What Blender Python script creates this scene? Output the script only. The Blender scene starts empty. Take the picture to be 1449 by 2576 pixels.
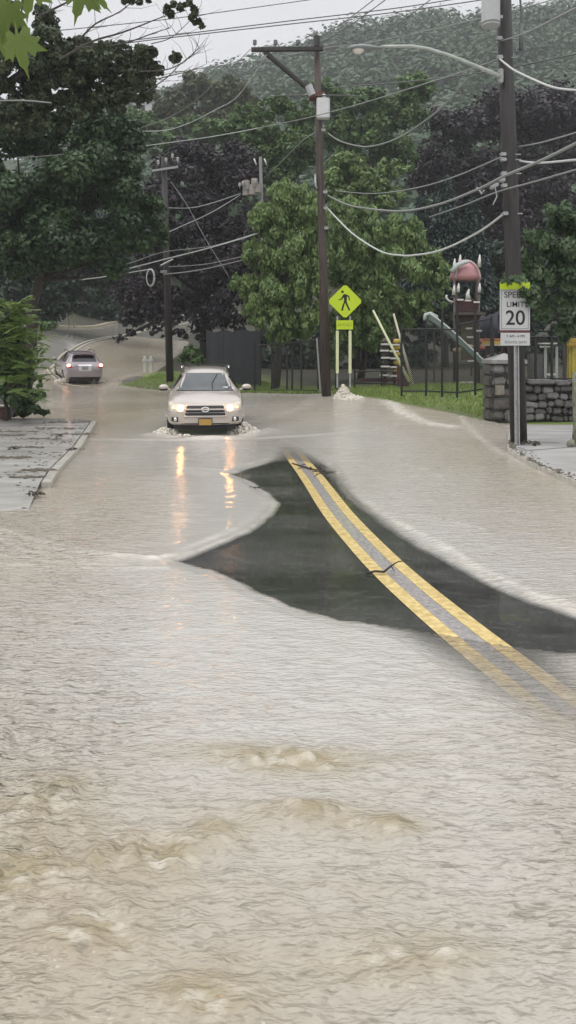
import bpy, bmesh, math, random
import numpy as np
from mathutils import Vector, Matrix, Euler
from mathutils.bvhtree import BVHTree

sc = bpy.context.scene
R = math.radians
random.seed(7)

# ------------------------------------------------------------------ camera
F, CX, HY, CAMZ = 2000.0, 724.5, 885.0, 2.0      # focal length, centre column and horizon row, in units of a 1449 x 2575.4 picture
cam_d = bpy.data.cameras.new('camera')
cam = bpy.data.objects.new('camera', cam_d); sc.collection.objects.link(cam)
cam.location = (0, 0, CAMZ); cam.rotation_euler = (R(90), 0, 0)
cam_d.sensor_fit = 'VERTICAL'; cam_d.sensor_height = 24.0
cam_d.lens = F / 2575.4 * 24.0
cam_d.shift_y = -(1287.7 - HY) / 2575.4
cam_d.clip_start = 0.05; cam_d.clip_end = 3000
sc.camera = cam

# ------------------------------------------------------------------ light
w = bpy.data.worlds.new('World'); sc.world = w; w.use_nodes = True
nt = w.node_tree; nt.nodes.clear()
def N(nt, t, **kw):
    n = nt.nodes.new(t)
    for k, v in kw.items():
        if k.startswith('_'): setattr(n, k[1:], v)
        else: n.inputs[k.replace('__', ' ')].default_value = v
    return n
out = N(nt, 'ShaderNodeOutputWorld'); bg = N(nt, 'ShaderNodeBackground')
sky = N(nt, 'ShaderNodeTexSky'); sky.sky_type = 'NISHITA'; sky.sun_disc = False
SUN_EL, SUN_AZ = 52, 125
sky.sun_elevation = R(SUN_EL); sky.sun_rotation = R(SUN_AZ); sky.air_density = 1.2; sky.dust_density = 5
hs = N(nt, 'ShaderNodeHueSaturation', Saturation=0.12, Value=0.012)
nt.links.new(sky.outputs[0], hs.inputs['Color'])
tc = N(nt, 'ShaderNodeTexCoord'); sep = N(nt, 'ShaderNodeSeparateXYZ')
nt.links.new(tc.outputs['Generated'], sep.inputs[0])
ramp = N(nt, 'ShaderNodeValToRGB')                # overcast: brighter towards the zenith
cr = ramp.color_ramp
cr.elements[0].position = 0.0; cr.elements[0].color = (0.52, 0.52, 0.54, 1)
cr.elements[1].position = 1.0; cr.elements[1].color = (1.50, 1.51, 1.54, 1)
e = cr.elements.new(0.45); e.color = (0.66, 0.66, 0.685, 1)
nt.links.new(sep.outputs[2], ramp.inputs[0])
cn = N(nt, 'ShaderNodeTexNoise', Scale=2.2, Detail=4.0, Roughness=0.55)
mp = N(nt, 'ShaderNodeMapping'); mp.inputs['Scale'].default_value = (1, 1, 3.5)
nt.links.new(tc.outputs['Generated'], mp.inputs[0]); nt.links.new(mp.outputs[0], cn.inputs[0])
mr = N(nt, 'ShaderNodeMapRange'); mr.inputs[1].default_value = .3; mr.inputs[2].default_value = .7
mr.inputs[3].default_value = .92; mr.inputs[4].default_value = 1.07
nt.links.new(cn.outputs[0], mr.inputs[0])
mul = N(nt, 'ShaderNodeVectorMath', _operation='SCALE')
nt.links.new(ramp.outputs[0], mul.inputs[0]); nt.links.new(mr.outputs[0], mul.inputs['Scale'])
add = N(nt, 'ShaderNodeVectorMath', _operation='ADD')
nt.links.new(mul.outputs[0], add.inputs[0]); nt.links.new(hs.outputs[0], add.inputs[1])
nt.links.new(add.outputs[0], bg.inputs[0]); bg.inputs[1].default_value = 1.0
nt.links.new(bg.outputs[0], out.inputs[0])

sd = bpy.data.lights.new('sun', 'SUN'); sd.energy = .85; sd.angle = R(24); sd.color = (1, .97, .93)
so = bpy.data.objects.new('sun', sd); sc.collection.objects.link(so)
so.rotation_euler = (R(90 - SUN_EL), 0, R(180 + SUN_AZ))

vs = sc.view_settings
vs.view_transform = 'Standard'; vs.look = 'None'; vs.gamma = 1; vs.use_curve_mapping = False; vs.exposure = 0.32
cy = sc.cycles
cy.use_denoising = True; cy.max_bounces = 6; cy.diffuse_bounces = 2; cy.glossy_bounces = 3
cy.transmission_bounces = 3; cy.transparent_max_bounces = 12; cy.volume_bounces = 0; cy.sample_clamp_indirect = 4
cy.volume_step_rate = 4

# ------------------------------------------------------------------ helpers
col = sc.collection
def P(x, y, d):
    """point seen at column x, row y of the 1449-wide photograph, d metres ahead"""
    return Vector(((x - CX) * d / F, d, CAMZ + (HY - y) * d / F))
def PG(x, y, z=0.0):
    d = (CAMZ - z) * F / (y - HY)
    return ((x - CX) * d / F, d)

class MB:
    def __init__(s): s.v = []; s.f = []; s.m = []
    def add(s, vs, fs, mi=0):
        b = len(s.v); s.v += [tuple(p) for p in vs]
        s.f += [tuple(b + i for i in f) for f in fs]; s.m += [mi] * len(fs); return s
    def box(s, c, size, rot=None, mi=0, taper=1.0, bev=0.0):
        hx, hy, hz = [k / 2 for k in size]
        if bev > 0:
            bm = bmesh.new(); bmesh.ops.create_cube(bm, size=1)
            for v in bm.verts: v.co = Vector((v.co.x * size[0], v.co.y * size[1], v.co.z * size[2]))
            bmesh.ops.bevel(bm, geom=bm.edges[:], offset=bev, segments=2, affect='EDGES')
            vs = [v.co.copy() for v in bm.verts]; bm.verts.index_update()
            fs = [[v.index for v in f.verts] for f in bm.faces]; bm.free()
        else:
            vs = [Vector((sx * hx * (taper if sz > 0 else 1), sy * hy * (taper if sz > 0 else 1), sz * hz))
                  for sx in (-1, 1) for sy in (-1, 1) for sz in (-1, 1)]
            fs = [(0, 1, 3, 2), (4, 6, 7, 5), (0, 4, 5, 1), (2, 3, 7, 6), (0, 2, 6, 4), (1, 5, 7, 3)]
        M = Euler(rot).to_matrix() if rot else Matrix.Identity(3)
        return s.add([M @ v + Vector(c) for v in vs], fs, mi)
    def tube(s, pts, r, n=6, mi=0, cap=True):
        pts = [Vector(p) for p in pts]; m = len(pts)
        rs = r if isinstance(r, (list, tuple)) else [r] * m
        vs = []; fs = []
        up = Vector((0.13, 0.21, 0.97))
        for i, p in enumerate(pts):
            t = (pts[min(i + 1, m - 1)] - pts[max(i - 1, 0)])
            if t.length < 1e-9: t = Vector((0, 0, 1))
            t.normalize()
            a = t.cross(up)
            if a.length < 1e-3: a = t.cross(Vector((1, 0, 0)))
            a.normalize(); b = a.cross(t); up = b if abs(b.dot(t)) < .5 else up
            for k in range(n):
                an = 2 * math.pi * k / n
                vs.append(p + (a * math.cos(an) + b * math.sin(an)) * rs[i])
        for i in range(m - 1):
            for k in range(n):
                fs.append((i * n + k, i * n + (k + 1) % n, (i + 1) * n + (k + 1) % n, (i + 1) * n + k))
        if cap: fs += [tuple(range(n))[::-1], tuple((m - 1) * n + k for k in range(n))]
        return s.add(vs, fs, mi)
    def prism(s, poly, z0, z1, mi=0):
        n = len(poly)
        vs = [(x, y, z0) for x, y in poly] + [(x, y, z1) for x, y in poly]
        fs = [tuple(range(n))[::-1], tuple(range(n, 2 * n))] + [(i, (i + 1) % n, n + (i + 1) % n, n + i) for i in range(n)]
        return s.add(vs, fs, mi)
    def prismM(s, poly, t, M, mi=0):
        """2-D outline (local x,z) of thickness t along local y, placed by matrix M"""
        n = len(poly)
        vs = [M @ Vector((x, -t / 2, z)) for x, z in poly] + [M @ Vector((x, t / 2, z)) for x, z in poly]
        fs = [tuple(range(n)), tuple(range(n, 2 * n))[::-1]] + [(i, n + i, n + (i + 1) % n, (i + 1) % n) for i in range(n)]
        return s.add(vs, fs, mi)
    def ball(s, c, r, seg=8, rings=6, mi=0, M=None):
        r = r if isinstance(r, (tuple, list)) else (r, r, r)
        vs = [Vector((0, 0, r[2]))]; fs = []
        for i in range(1, rings):
            th = math.pi * i / rings
            for k in range(seg):
                ph = 2 * math.pi * k / seg
                vs.append(Vector((r[0] * math.sin(th) * math.cos(ph), r[1] * math.sin(th) * math.sin(ph), r[2] * math.cos(th))))
        vs.append(Vector((0, 0, -r[2])))
        for k in range(seg): fs.append((0, 1 + k, 1 + (k + 1) % seg))
        for i in range(rings - 2):
            a = 1 + i * seg; b = a + seg
            for k in range(seg): fs.append((a + k, b + k, b + (k + 1) % seg, a + (k + 1) % seg))
        a = 1 + (rings - 2) * seg; L = len(vs) - 1
        for k in range(seg): fs.append((a + k, L, a + (k + 1) % seg))
        if M: vs = [M @ v for v in vs]
        return s.add([v + Vector(c) for v in vs], fs, mi)
    def build(s, name, mat, parent=None, smooth=False, loc=None):
        me = bpy.data.meshes.new(name)
        me.from_pydata(s.v, [], s.f); me.validate(); me.update()
        for m in (mat if isinstance(mat, (list, tuple)) else [mat]): me.materials.append(m)
        if len(me.materials) > 1:
            for p, mi in zip(me.polygons, s.m): p.material_index = mi
        if smooth: me.polygons.foreach_set('use_smooth', [True] * len(me.polygons))
        bm = bmesh.new(); bm.from_mesh(me); bmesh.ops.recalc_face_normals(bm, faces=bm.faces); bm.to_mesh(me); bm.free()
        o = bpy.data.objects.new(name, me); col.objects.link(o)
        if parent is not None: o.parent = parent
        if loc: o.location = loc
        return o

def tag(o, label=None, cat=None, group=None, kind=None):
    if label: o['label'] = label
    if cat: o['category'] = cat
    if group: o['group'] = group
    if kind: o['kind'] = kind
    return o
def empty(name, loc, rz=0, label=None, cat=None, group=None):
    o = bpy.data.objects.new(name, None); col.objects.link(o)
    o.location = loc; o.rotation_euler = (0, 0, rz); o.empty_display_size = .2
    return tag(o, label, cat, group)
def rootof(name, loc, *a, **k):
    """a thing whose parts are built in world coordinates"""
    o = empty(name, loc, 0, *a, **k)
    return o
def local(mb, root):
    l = Vector(root.location); mb.v = [tuple(Vector(p) - l) for p in mb.v]; return mb
def copy_tree(o, parent=None):
    c = o.copy(); col.objects.link(c)
    if parent is not None: c.parent = parent
    for ch in list(o.children): copy_tree(ch, c)
    return c

def mat(name, color, rough=.6, metal=0.0, spec=.5, noise=0.0, nscale=8.0, bump=0.0, bscale=30.0, emit=None, estr=0.0, coat=0.0, stretch=(1, 1, 1), col2=None):
    m = bpy.data.materials.new(name); m.use_nodes = True
    nt = m.node_tree; b = nt.nodes['Principled BSDF']
    b.inputs['Base Color'].default_value = (*color, 1); b.inputs['Roughness'].default_value = rough
    b.inputs['Metallic'].default_value = metal; b.inputs['Specular IOR Level'].default_value = spec
    b.inputs['Coat Weight'].default_value = coat; b.inputs['Coat Roughness'].default_value = .05
    if emit: b.inputs['Emission Color'].default_value = (*emit, 1); b.inputs['Emission Strength'].default_value = estr
    tc = N(nt, 'ShaderNodeTexCoord'); mp = N(nt, 'ShaderNodeMapping'); mp.inputs['Scale'].default_value = stretch
    nt.links.new(tc.outputs['Object'], mp.inputs[0])
    if noise > 0 or col2:
        n = N(nt, 'ShaderNodeTexNoise', Scale=nscale, Detail=5.0, Roughness=.65); nt.links.new(mp.outputs[0], n.inputs[0])
        r = N(nt, 'ShaderNodeMapRange'); r.inputs[1].default_value = .3; r.inputs[2].default_value = .7
        mx = N(nt, 'ShaderNodeMix', _data_type='RGBA')
        a = [c * (1 - noise) for c in color]; c2 = col2 or [min(1, c * (1 + noise)) for c in color]
        mx.inputs[6].default_value = (*a, 1); mx.inputs[7].default_value = (*c2, 1)
        nt.links.new(n.outputs[0], r.inputs[0]); nt.links.new(r.outputs[0], mx.inputs[0]); nt.links.new(mx.outputs[2], b.inputs['Base Color'])
    if bump > 0:
        n2 = N(nt, 'ShaderNodeTexNoise', Scale=bscale, Detail=4.0); nt.links.new(mp.outputs[0], n2.inputs[0])
        bp = N(nt, 'ShaderNodeBump', Strength=bump, Distance=.02); nt.links.new(n2.outputs[0], bp.inputs['Height']); nt.links.new(bp.outputs[0], b.inputs['Normal'])
    return m

# numpy value noise
_rng = np.random.RandomState(3); _T = _rng.rand(256, 256).astype(np.float32)
def vnoise(x, y):
    xi = np.floor(x).astype(int); yi = np.floor(y).astype(int); fx = x - xi; fy = y - yi
    fx = fx * fx * fx * (fx * (fx * 6 - 15) + 10); fy = fy * fy * fy * (fy * (fy * 6 - 15) + 10)
    a = _T[xi & 255, yi & 255]; b = _T[(xi + 1) & 255, yi & 255]; c = _T[xi & 255, (yi + 1) & 255]; d = _T[(xi + 1) & 255, (yi + 1) & 255]
    return (a * (1 - fx) + b * fx) * (1 - fy) + (c * (1 - fx) + d * fx) * fy
def fbm(x, y, o=4, g=.5):
    s = 0; a = 1; t = 0
    for i in range(o):
        s = s + a * (vnoise(x * 2 ** i + 17.3 * i, y * 2 ** i + 9.1 * i) - .5); t += a; a *= g
    return s / t
def sstep(a, b, x):
    t = np.clip((x - a) / (b - a), 0, 1); return t * t * (3 - 2 * t)
def sdf_poly(px, py, poly):
    """signed distance, negative inside"""
    d = np.full(px.shape, 1e9); ins = np.zeros(px.shape, bool); n = len(poly)
    for i in range(n):
        ax, ay = poly[i]; bx, by = poly[(i + 1) % n]; ex, ey = bx - ax, by - ay
        t = np.clip(((px - ax) * ex + (py - ay) * ey) / (ex * ex + ey * ey + 1e-12), 0, 1)
        d = np.minimum(d, np.hypot(px - ax - t * ex, py - ay - t * ey))
        c = ((ay > py) != (by > py)) & (px < (bx - ax) * (py - ay) / (by - ay + 1e-12) + ax); ins ^= c
    return np.where(ins, -d, d)
def dist_line(px, py, pts):
    d = np.full(px.shape, 1e9)
    for (ax, ay), (bx, by) in zip(pts[:-1], pts[1:]):
        ex, ey = bx - ax, by - ay
        t = np.clip(((px - ax) * ex + (py - ay) * ey) / (ex * ex + ey * ey + 1e-12), 0, 1)
        d = np.minimum(d, np.hypot(px - ax - t * ex, py - ay - t * ey))
    return d

# ------------------------------------------------------------------ terrain height
CP = [(x, y, 0.0) for x in (-16, -8, 0, 8, 16) for y in (10, 17)]
CP += [(-5, 23, .02), (-1, 23, .05), (3, 22.5, .14), (6, 21, .24), (14, 21, .25), (-9, 23, .1), (-16, 23, .4),
       (1.3, 26.7, .47), (5, 25.5, .62), (8, 27, .75), (16, 27, .8), (-3, 27, .12), (-7, 27, .08), (-11, 27, .35), (-18, 27, 1.2),
       (-1.3, 33, .36), (-8.5, 33, .2), (-5, 32, .2), (3, 33, .72), (10, 35, .9), (22, 35, 1.0), (-14, 34, 1.2), (-22, 36, 3),
       (-10, 39, .32), (-7, 38, .5), (-6.5, 42, .8), (-13.2, 43.5, .98), (-15, 44, 1.1), (-11, 44, .7), (0, 42, .85), (-18.5, 44, 2.2),
       (-13.8, 62, 3.08), (-16.4, 53, 3.0), (-17.8, 72, 4.34), (-18.5, 85, 5.6), (-13.5, 52, 1.9), (-8.5, 52, 1.48), (-8.2, 60, 2.1), (-10.8, 56, 2.05),
       (-12.5, 74, 4.2), (-9, 88, 5.8), (0, 56, 1.7), (10, 60, 1.6), (30, 60, 1.8), (0, 75, 4), (0, 95, 9), (30, 95, 9), (-22, 58, 4.5),
       (-24, 80, 7), (-24, 105, 11), (-40, 60, 7), (-45, 100, 13), (50, 60, 3), (60, 100, 12), (25, 45, 1.2), (40, 25, 1)]
_c = np.array(CP)
def _phi(r2): return np.where(r2 > 0, .5 * r2 * np.log(r2 + 1e-12), 0)
_A = _phi(((_c[:, None, :2] - _c[None, :, :2]) ** 2).sum(2)) + np.eye(len(_c)) * .8
_Pm = np.c_[np.ones(len(_c)), _c[:, :2]]
_S = np.block([[_A, _Pm], [_Pm.T, np.zeros((3, 3))]])
_w = np.linalg.solve(_S, np.r_[_c[:, 2], 0, 0, 0])
def H(x, y):
    x = np.atleast_1d(np.asarray(x, float)); y = np.atleast_1d(np.asarray(y, float)); sh = x.shape; x = x.ravel(); y = y.ravel()
    out = np.zeros(len(x))
    for i in range(0, len(x), 40000):
        xs, ys = x[i:i + 40000], y[i:i + 40000]
        r2 = (xs[:, None] - _c[None, :, 0]) ** 2 + (ys[:, None] - _c[None, :, 1]) ** 2
        out[i:i + 40000] = _phi(r2) @ _w[:len(_c)] + _w[-3] + _w[-2] * xs + _w[-1] * ys
    return (out * sstep(17, 24, y)).reshape(sh)
def h1(x, y): return float(H(x, y)[0])
def G(x, y):
    """ground point seen near column/row (x,y): march along the ray"""
    lo = 3.0
    for d in np.arange(3, 110, .1):
        p = P(x, y, d)
        if p.z < h1(p.x, p.y): return p
    return P(x, y, 100)

# ------------------------------------------------------------------ road line
CL = [(6.2, -6), (4.6, -3), (2.95, 0), (2.2, 2), (1.75, 3.6), (1.54, 4.4), (1.41, 4.9), (1.25, 5.6), (.93, 7.2), (.62, 9.65), (.38, 12.7), (.22, 14.3), (-.12, 18.2),
      (-1.25, 23), (-2.9, 27), (-6.6, 32.5), (-10.6, 38), (-13.1, 43.5), (-14.1, 50), (-13.9, 62), (-12.6, 74), (-9.5, 90)]
_cl = np.array(CL); _ys = np.linspace(-6, 90, 400)
def _smooth_interp():
    xs = np.interp(_ys, _cl[:, 1], _cl[:, 0])
    for _ in range(14): xs[1:-1] = (xs[:-2] + 2 * xs[1:-1] + xs[2:]) / 4
    return xs
_xs = _smooth_interp()
def clx(y): return np.interp(y, _ys, _xs)
def cl_frame():
    dx = np.gradient(_xs); dy = np.gradient(_ys); L = np.hypot(dx, dy)
    return dy / L, -dx / L       # right-hand normal
NX, NY = cl_frame()

def grid_obj(name, X, Y, Z, m, kind=None, attrs=None, smooth=True, keep=None, parent=None):
    r, c = X.shape
    co = np.stack([X, Y, Z], -1).reshape(-1, 3).astype(np.float32)
    idx = np.arange(r * c).reshape(r, c)
    q = np.stack([idx[:-1, :-1], idx[:-1, 1:], idx[1:, 1:], idx[1:, :-1]], -1).reshape(-1, 4)
    if keep is not None:
        k = keep.reshape(-1); q = q[k[q].any(1)]
    me = bpy.data.meshes.new(name); me.vertices.add(len(co)); me.vertices.foreach_set('co', co.ravel())
    me.loops.add(len(q) * 4); me.loops.foreach_set('vertex_index', q.ravel().astype(np.int32))
    me.polygons.add(len(q)); me.polygons.foreach_set('loop_start', np.arange(0, len(q) * 4, 4, dtype=np.int32))
    me.polygons.foreach_set('loop_total', np.full(len(q), 4, dtype=np.int32))
    me.update(calc_edges=True)
    if smooth: me.polygons.foreach_set('use_smooth', np.ones(len(q), bool))
    for k, v in (attrs or {}).items():
        a = me.attributes.new(k, 'FLOAT', 'POINT'); a.data.foreach_set('value', v.reshape(-1).astype(np.float32))
    me.materials.append(m)
    o = bpy.data.objects.new(name, me); col.objects.link(o)
    if kind: o['kind'] = kind
    if parent: o.parent = parent
    return o

# ---- ground
def ground_mat():
    m = bpy.data.materials.new('ground'); m.use_nodes = True; nt = m.node_tree; b = nt.nodes['Principled BSDF']
    tc = N(nt, 'ShaderNodeTexCoord')
    n1 = N(nt, 'ShaderNodeTexNoise', Scale=.5, Detail=6.0, Roughness=.7); n2 = N(nt, 'ShaderNodeTexNoise', Scale=12.0, Detail=4.0)
    for n in (n1, n2): nt.links.new(tc.outputs['Object'], n.inputs[0])
    at = N(nt, 'ShaderNodeAttribute', _attribute_name='grass')
    mxg = N(nt, 'ShaderNodeMix', _data_type='RGBA'); mxg.inputs[6].default_value = (.12, .17, .045, 1); mxg.inputs[7].default_value = (.22, .29, .08, 1)
    nt.links.new(n2.outputs[0], mxg.inputs[0])
    mxd = N(nt, 'ShaderNodeMix', _data_type='RGBA'); mxd.inputs[6].default_value = (.02, .025, .012, 1); mxd.inputs[7].default_value = (.07, .06, .04, 1)
    nt.links.new(n1.outputs[0], mxd.inputs[0])
    mx = N(nt, 'ShaderNodeMix', _data_type='RGBA'); nt.links.new(at.outputs['Fac'], mx.inputs[0]); nt.links.new(mxd.outputs[2], mx.inputs[6]); nt.links.new(mxg.outputs[2], mx.inputs[7])
    nt.links.new(mx.outputs[2], b.inputs['Base Color']); b.inputs['Roughness'].default_value = .8
    bp = N(nt, 'ShaderNodeBump', Strength=.6, Distance=.05); nt.links.new(n2.outputs[0], bp.inputs['Height']); nt.links.new(bp.outputs[0], b.inputs['Normal'])
    return m
gy = np.concatenate([np.linspace(-12, 20, 20), np.linspace(21, 60, 110), np.linspace(61, 130, 60)])
gx = np.concatenate([np.linspace(-75, -26, 24), np.linspace(-25, 16, 130), np.linspace(17, 90, 36)])
X, Y = np.meshgrid(gx, gy); Z = H(X, Y)
dcl = np.abs(X - clx(Y))
Zg = Z - .03 * (dcl < 6) + np.where(Y > 24, fbm(X * .7, Y * .7) * .12, 0) * sstep(5.5, 8, dcl)
isl = sstep(2, -1, sdf_poly(X, Y, [(-9.2, 36), (-6, 35), (1, 29), (3, 25.6), (5.5, 23), (6, 20), (14, 20), (14, 27.5), (3, 29), (0, 33), (-2, 40), (-8, 45)]))
grid_obj('ground', X, Y, Zg, ground_mat(), 'structure', {'grass': isl})

# ---- road
def road_mat():
    m = bpy.data.materials.new('wet_asphalt'); m.use_nodes = True; nt = m.node_tree; b = nt.nodes['Principled BSDF']
    tc = N(nt, 'ShaderNodeTexCoord'); mp = N(nt, 'ShaderNodeMapping'); mp.inputs['Scale'].default_value = (.45, 1.5, 1)
    nt.links.new(tc.outputs['Object'], mp.inputs[0])
    n = N(nt, 'ShaderNodeTexNoise', Scale=60.0, Detail=4.0); n3 = N(nt, 'ShaderNodeTexNoise', Scale=1.3, Detail=5.0)
    nt.links.new(tc.outputs['Object'], n.inputs[0]); nt.links.new(tc.outputs['Object'], n3.inputs[0])
    mx = N(nt, 'ShaderNodeMix', _data_type='RGBA'); mx.inputs[6].default_value = (.018, .020, .018, 1); mx.inputs[7].default_value = (.055, .054, .05, 1)
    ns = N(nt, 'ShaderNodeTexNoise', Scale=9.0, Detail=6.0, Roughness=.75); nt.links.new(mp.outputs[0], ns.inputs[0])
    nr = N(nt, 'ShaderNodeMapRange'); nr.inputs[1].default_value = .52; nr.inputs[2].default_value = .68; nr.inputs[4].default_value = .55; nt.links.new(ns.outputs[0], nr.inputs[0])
    mxs = N(nt, 'ShaderNodeMix', _data_type='RGBA'); mxs.inputs[7].default_value = (.13, .13, .115, 1); nt.links.new(nr.outputs[0], mxs.inputs[0]); nt.links.new(mx.outputs[2], mxs.inputs[6])  # pale streaks painted into the colour: silt film plus sky glints on the wet road
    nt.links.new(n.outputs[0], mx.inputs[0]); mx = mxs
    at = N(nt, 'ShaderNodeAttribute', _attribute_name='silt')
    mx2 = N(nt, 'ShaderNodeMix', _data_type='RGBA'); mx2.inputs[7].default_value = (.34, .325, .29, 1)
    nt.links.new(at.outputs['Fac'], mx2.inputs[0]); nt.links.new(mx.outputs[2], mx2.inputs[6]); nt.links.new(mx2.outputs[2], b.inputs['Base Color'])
    nw = N(nt, 'ShaderNodeTexNoise', Scale=22.0, Detail=3.0, Roughness=.6); nt.links.new(mp.outputs[0], nw.inputs[0])
    rr = N(nt, 'ShaderNodeMapRange'); rr.inputs[1].default_value = .35; rr.inputs[2].default_value = .7; rr.inputs[3].default_value = .02; rr.inputs[4].default_value = .14
    nt.links.new(n3.outputs[0], rr.inputs[0]); nt.links.new(rr.outputs[0], b.inputs['Roughness'])
    np_ = N(nt, 'ShaderNodeTexNoise', Scale=.55, Detail=3.0, Roughness=.6); nt.links.new(mp.outputs[0], np_.inputs[0])
    b.inputs['Coat Weight'].default_value = .35; b.inputs['Coat Roughness'].default_value = .03; b.inputs['Coat IOR'].default_value = 1.33
    pr = N(nt, 'ShaderNodeMapRange'); pr.inputs[1].default_value = .40; pr.inputs[2].default_value = .62; pr.inputs[3].default_value = .10; pr.inputs[4].default_value = .7; nt.links.new(np_.outputs[0], pr.inputs[0])
    nf = N(nt, 'ShaderNodeTexNoise', Scale=70.0, Detail=2.0); nt.links.new(mp.outputs[0], nf.inputs[0])
    hh_ = N(nt, 'ShaderNodeMath', _operation='MULTIPLY_ADD'); hh_.inputs[1].default_value = .6; nt.links.new(nf.outputs[0], hh_.inputs[0]); nt.links.new(nw.outputs[0], hh_.inputs[2])
    bp = N(nt, 'ShaderNodeBump', Distance=.010); nt.links.new(pr.outputs[0], bp.inputs['Strength']); nt.links.new(hh_.outputs[0], bp.inputs['Height']); nt.links.new(bp.outputs[0], b.inputs['Normal'])
    return m
offs = np.linspace(-4.3, 4.3, 25)
RX = _xs[:, None] + NX[:, None] * offs; RY = _ys[:, None] + NY[:, None] * offs
RZ = H(RX, RY) + .004
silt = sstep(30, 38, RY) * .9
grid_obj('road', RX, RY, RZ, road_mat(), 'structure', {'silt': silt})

# double yellow line
m_yel = mat('road_paint_yellow', (.72, .52, .19), rough=.25, noise=.35, nscale=14, bump=.15, bscale=60, col2=(.84, .66, .31))
m_cream = mat('silted_paint', (.52, .48, .38), rough=.4, noise=.15)
for sgn in (-1, 1):
    oo = np.array([sgn * .1325 - .0625, sgn * .1325 + .0625])
    LX = _xs[:, None] + NX[:, None] * oo; LY = _ys[:, None] + NY[:, None] * oo; LZ = H(LX, LY) + .009
    kf = int(np.searchsorted(_ys, 36))
    o = grid_obj('road_marking', LX[:kf], LY[:kf], LZ[:kf], m_yel, 'structure')
    o2 = grid_obj('road_marking', LX[kf - 1:], LY[kf - 1:], LZ[kf - 1:] + .06, m_cream, 'structure'); o2['label'] = 'silt covered centre line stripe on the climbing road'
    o['label'] = 'left stripe of the double yellow centre line' if sgn < 0 else 'right stripe of the double yellow centre line'
# paler worn strip of asphalt between the two stripes
oo = np.array([-.068, .068]); LX = _xs[:, None] + NX[:, None] * oo; LY = _ys[:, None] + NY[:, None] * oo
grid_obj('road_seam', LX, LY, H(LX, LY) + .008, mat('worn_seam', (.34, .32, .31), rough=.2, noise=.35, nscale=25), 'structure')

# ---- flood water
patch = [(590, 1196), (640, 1178), (690, 1163), (740, 1157), (800, 1172), (832, 1208), (870, 1258), (950, 1318), (1060, 1388), (1180, 1448), (1300, 1508), (1449, 1563), (1620, 1610),
         (1620, 1665), (1449, 1642), (1330, 1636), (1200, 1612), (1060, 1587), (930, 1572), (850, 1562), (760, 1537), (680, 1502), (640, 1482), (570, 1450), (500, 1427), (452, 1416),
         (500, 1396), (580, 1366), (640, 1338), (690, 1300), (706, 1268), (680, 1240), (645, 1217), (612, 1203)]
patchw = [PG(x, y) for x, y in patch]
ny, nx = 640, 420
t = np.linspace(0, 1, ny); wy = 1.55 * (66 / 1.55) ** t
u = np.linspace(-1, 1, nx)
YY = np.repeat(wy[:, None], nx, 1); XX = u[None, :] * (YY * .47 + 1.6) + np.where(YY > 20, -(YY - 20) * .11, 0)
wet = [(-40, -3), (-40, 8.8), (-14, 9.6), (-14, 24), (-8.6, 27), (-9.5, 31), (-12.6, 37.5), (-13.6, 44), (-14.1, 50), (-13.7, 60), (-12.4, 72), (-8.6, 72), (-8.0, 60), (-7.6, 52), (-7.6, 46), (-8.6, 41), (-7.8, 37.4), (-6.3, 35.4),
       (-4, 33.6), (-1.4, 31.8), (0.4, 28.6), (2.2, 26.6), (3.3, 24.6), (4.6, 22.6), (5.6, 20.6), (8, 18), (40, 18), (40, -3)]
sw = sdf_poly(XX, YY, wet)
h = H(XX, YY)
ws = fbm(XX * .6 + 5, YY * .35) * .6
# world-space domain warp for the turbulence
qx = XX + .25 * fbm(XX * 1.1, YY * 1.1); qy = YY + .25 * fbm(XX * 1.1 + 40, YY * 1.1 + 7)
def ridg(x, y, o=3):
    s = 0; a = 1.0; tt = 0
    for i in range(o):
        s = s + a * (1 - 2 * np.abs(vnoise(x * 2 ** i + 3.7 * i, y * 2 ** i + 1.9 * i) - .5) * 1.6); tt += a; a *= .55
    return s / tt
def spectrum(lmin, lmax, n, seed, spread=55, x=None, y=None, p=1.0):
    r_ = np.random.RandomState(seed); s = 0; x = qx if x is None else x; y = qy if y is None else y
    for i in range(n):
        lam = lmin * (lmax / lmin) ** r_.rand(); th = np.radians(r_.normal(80, spread)); kx, ky = np.cos(th) * 6.2832 / lam, np.sin(th) * 6.2832 / lam
        res = np.clip((lam / (YY * .0075) - 2.2) / 2, 0, 1)
        ph = kx * x + ky * y + r_.rand() * 6.28
        s = s + (lam / lmax) ** p * (1 - np.abs(np.sin(ph * .5)) * 2 * .7 - .3 * np.cos(ph)) * res * (.6 + 1.6 * vnoise(x * .9 + i * 3.1, y * .9 + i * 1.7))
    return s / math.sqrt(n)
near = sstep(6.2, 2.6, YY)
rip = .55 * (ridg(qx * 3.1, qy * 6.2) - .5) + .6 * (ridg(qx * 6.5 + 9, qy * 13 + 2) - .5)
rip2 = ridg(qx * 15 + 3, qy * 28, 2) - .5
mid = fbm(qx * 1.6, qy * 3.2, 4)
fine = fbm(XX * 6, YY * 9, 3)
amp = .006 + .040 * near + .010 * sstep(-1, -3.5, XX) * sstep(14, 6, YY)
calm = 1 - .75 * sstep(.9, .1, np.abs(sdf_poly(XX, YY, patchw)))        # smoother next to the bare patch
big = spectrum(.22, .65, 14, 5); small = spectrum(.055, .2, 26, 9, 65)
sheet = .35 + 1.1 * sstep(-.22, .22, fbm(XX * .45 + 2, YY * .22 + 4, 3))
turb = 1 + .9 * sstep(.4, -1.4, XX) * sstep(5, 3.2, YY)
amp_s = .0035 + .0075 * near + .003 * sstep(-.5, -3, XX) * sstep(14, 7, YY)
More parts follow.
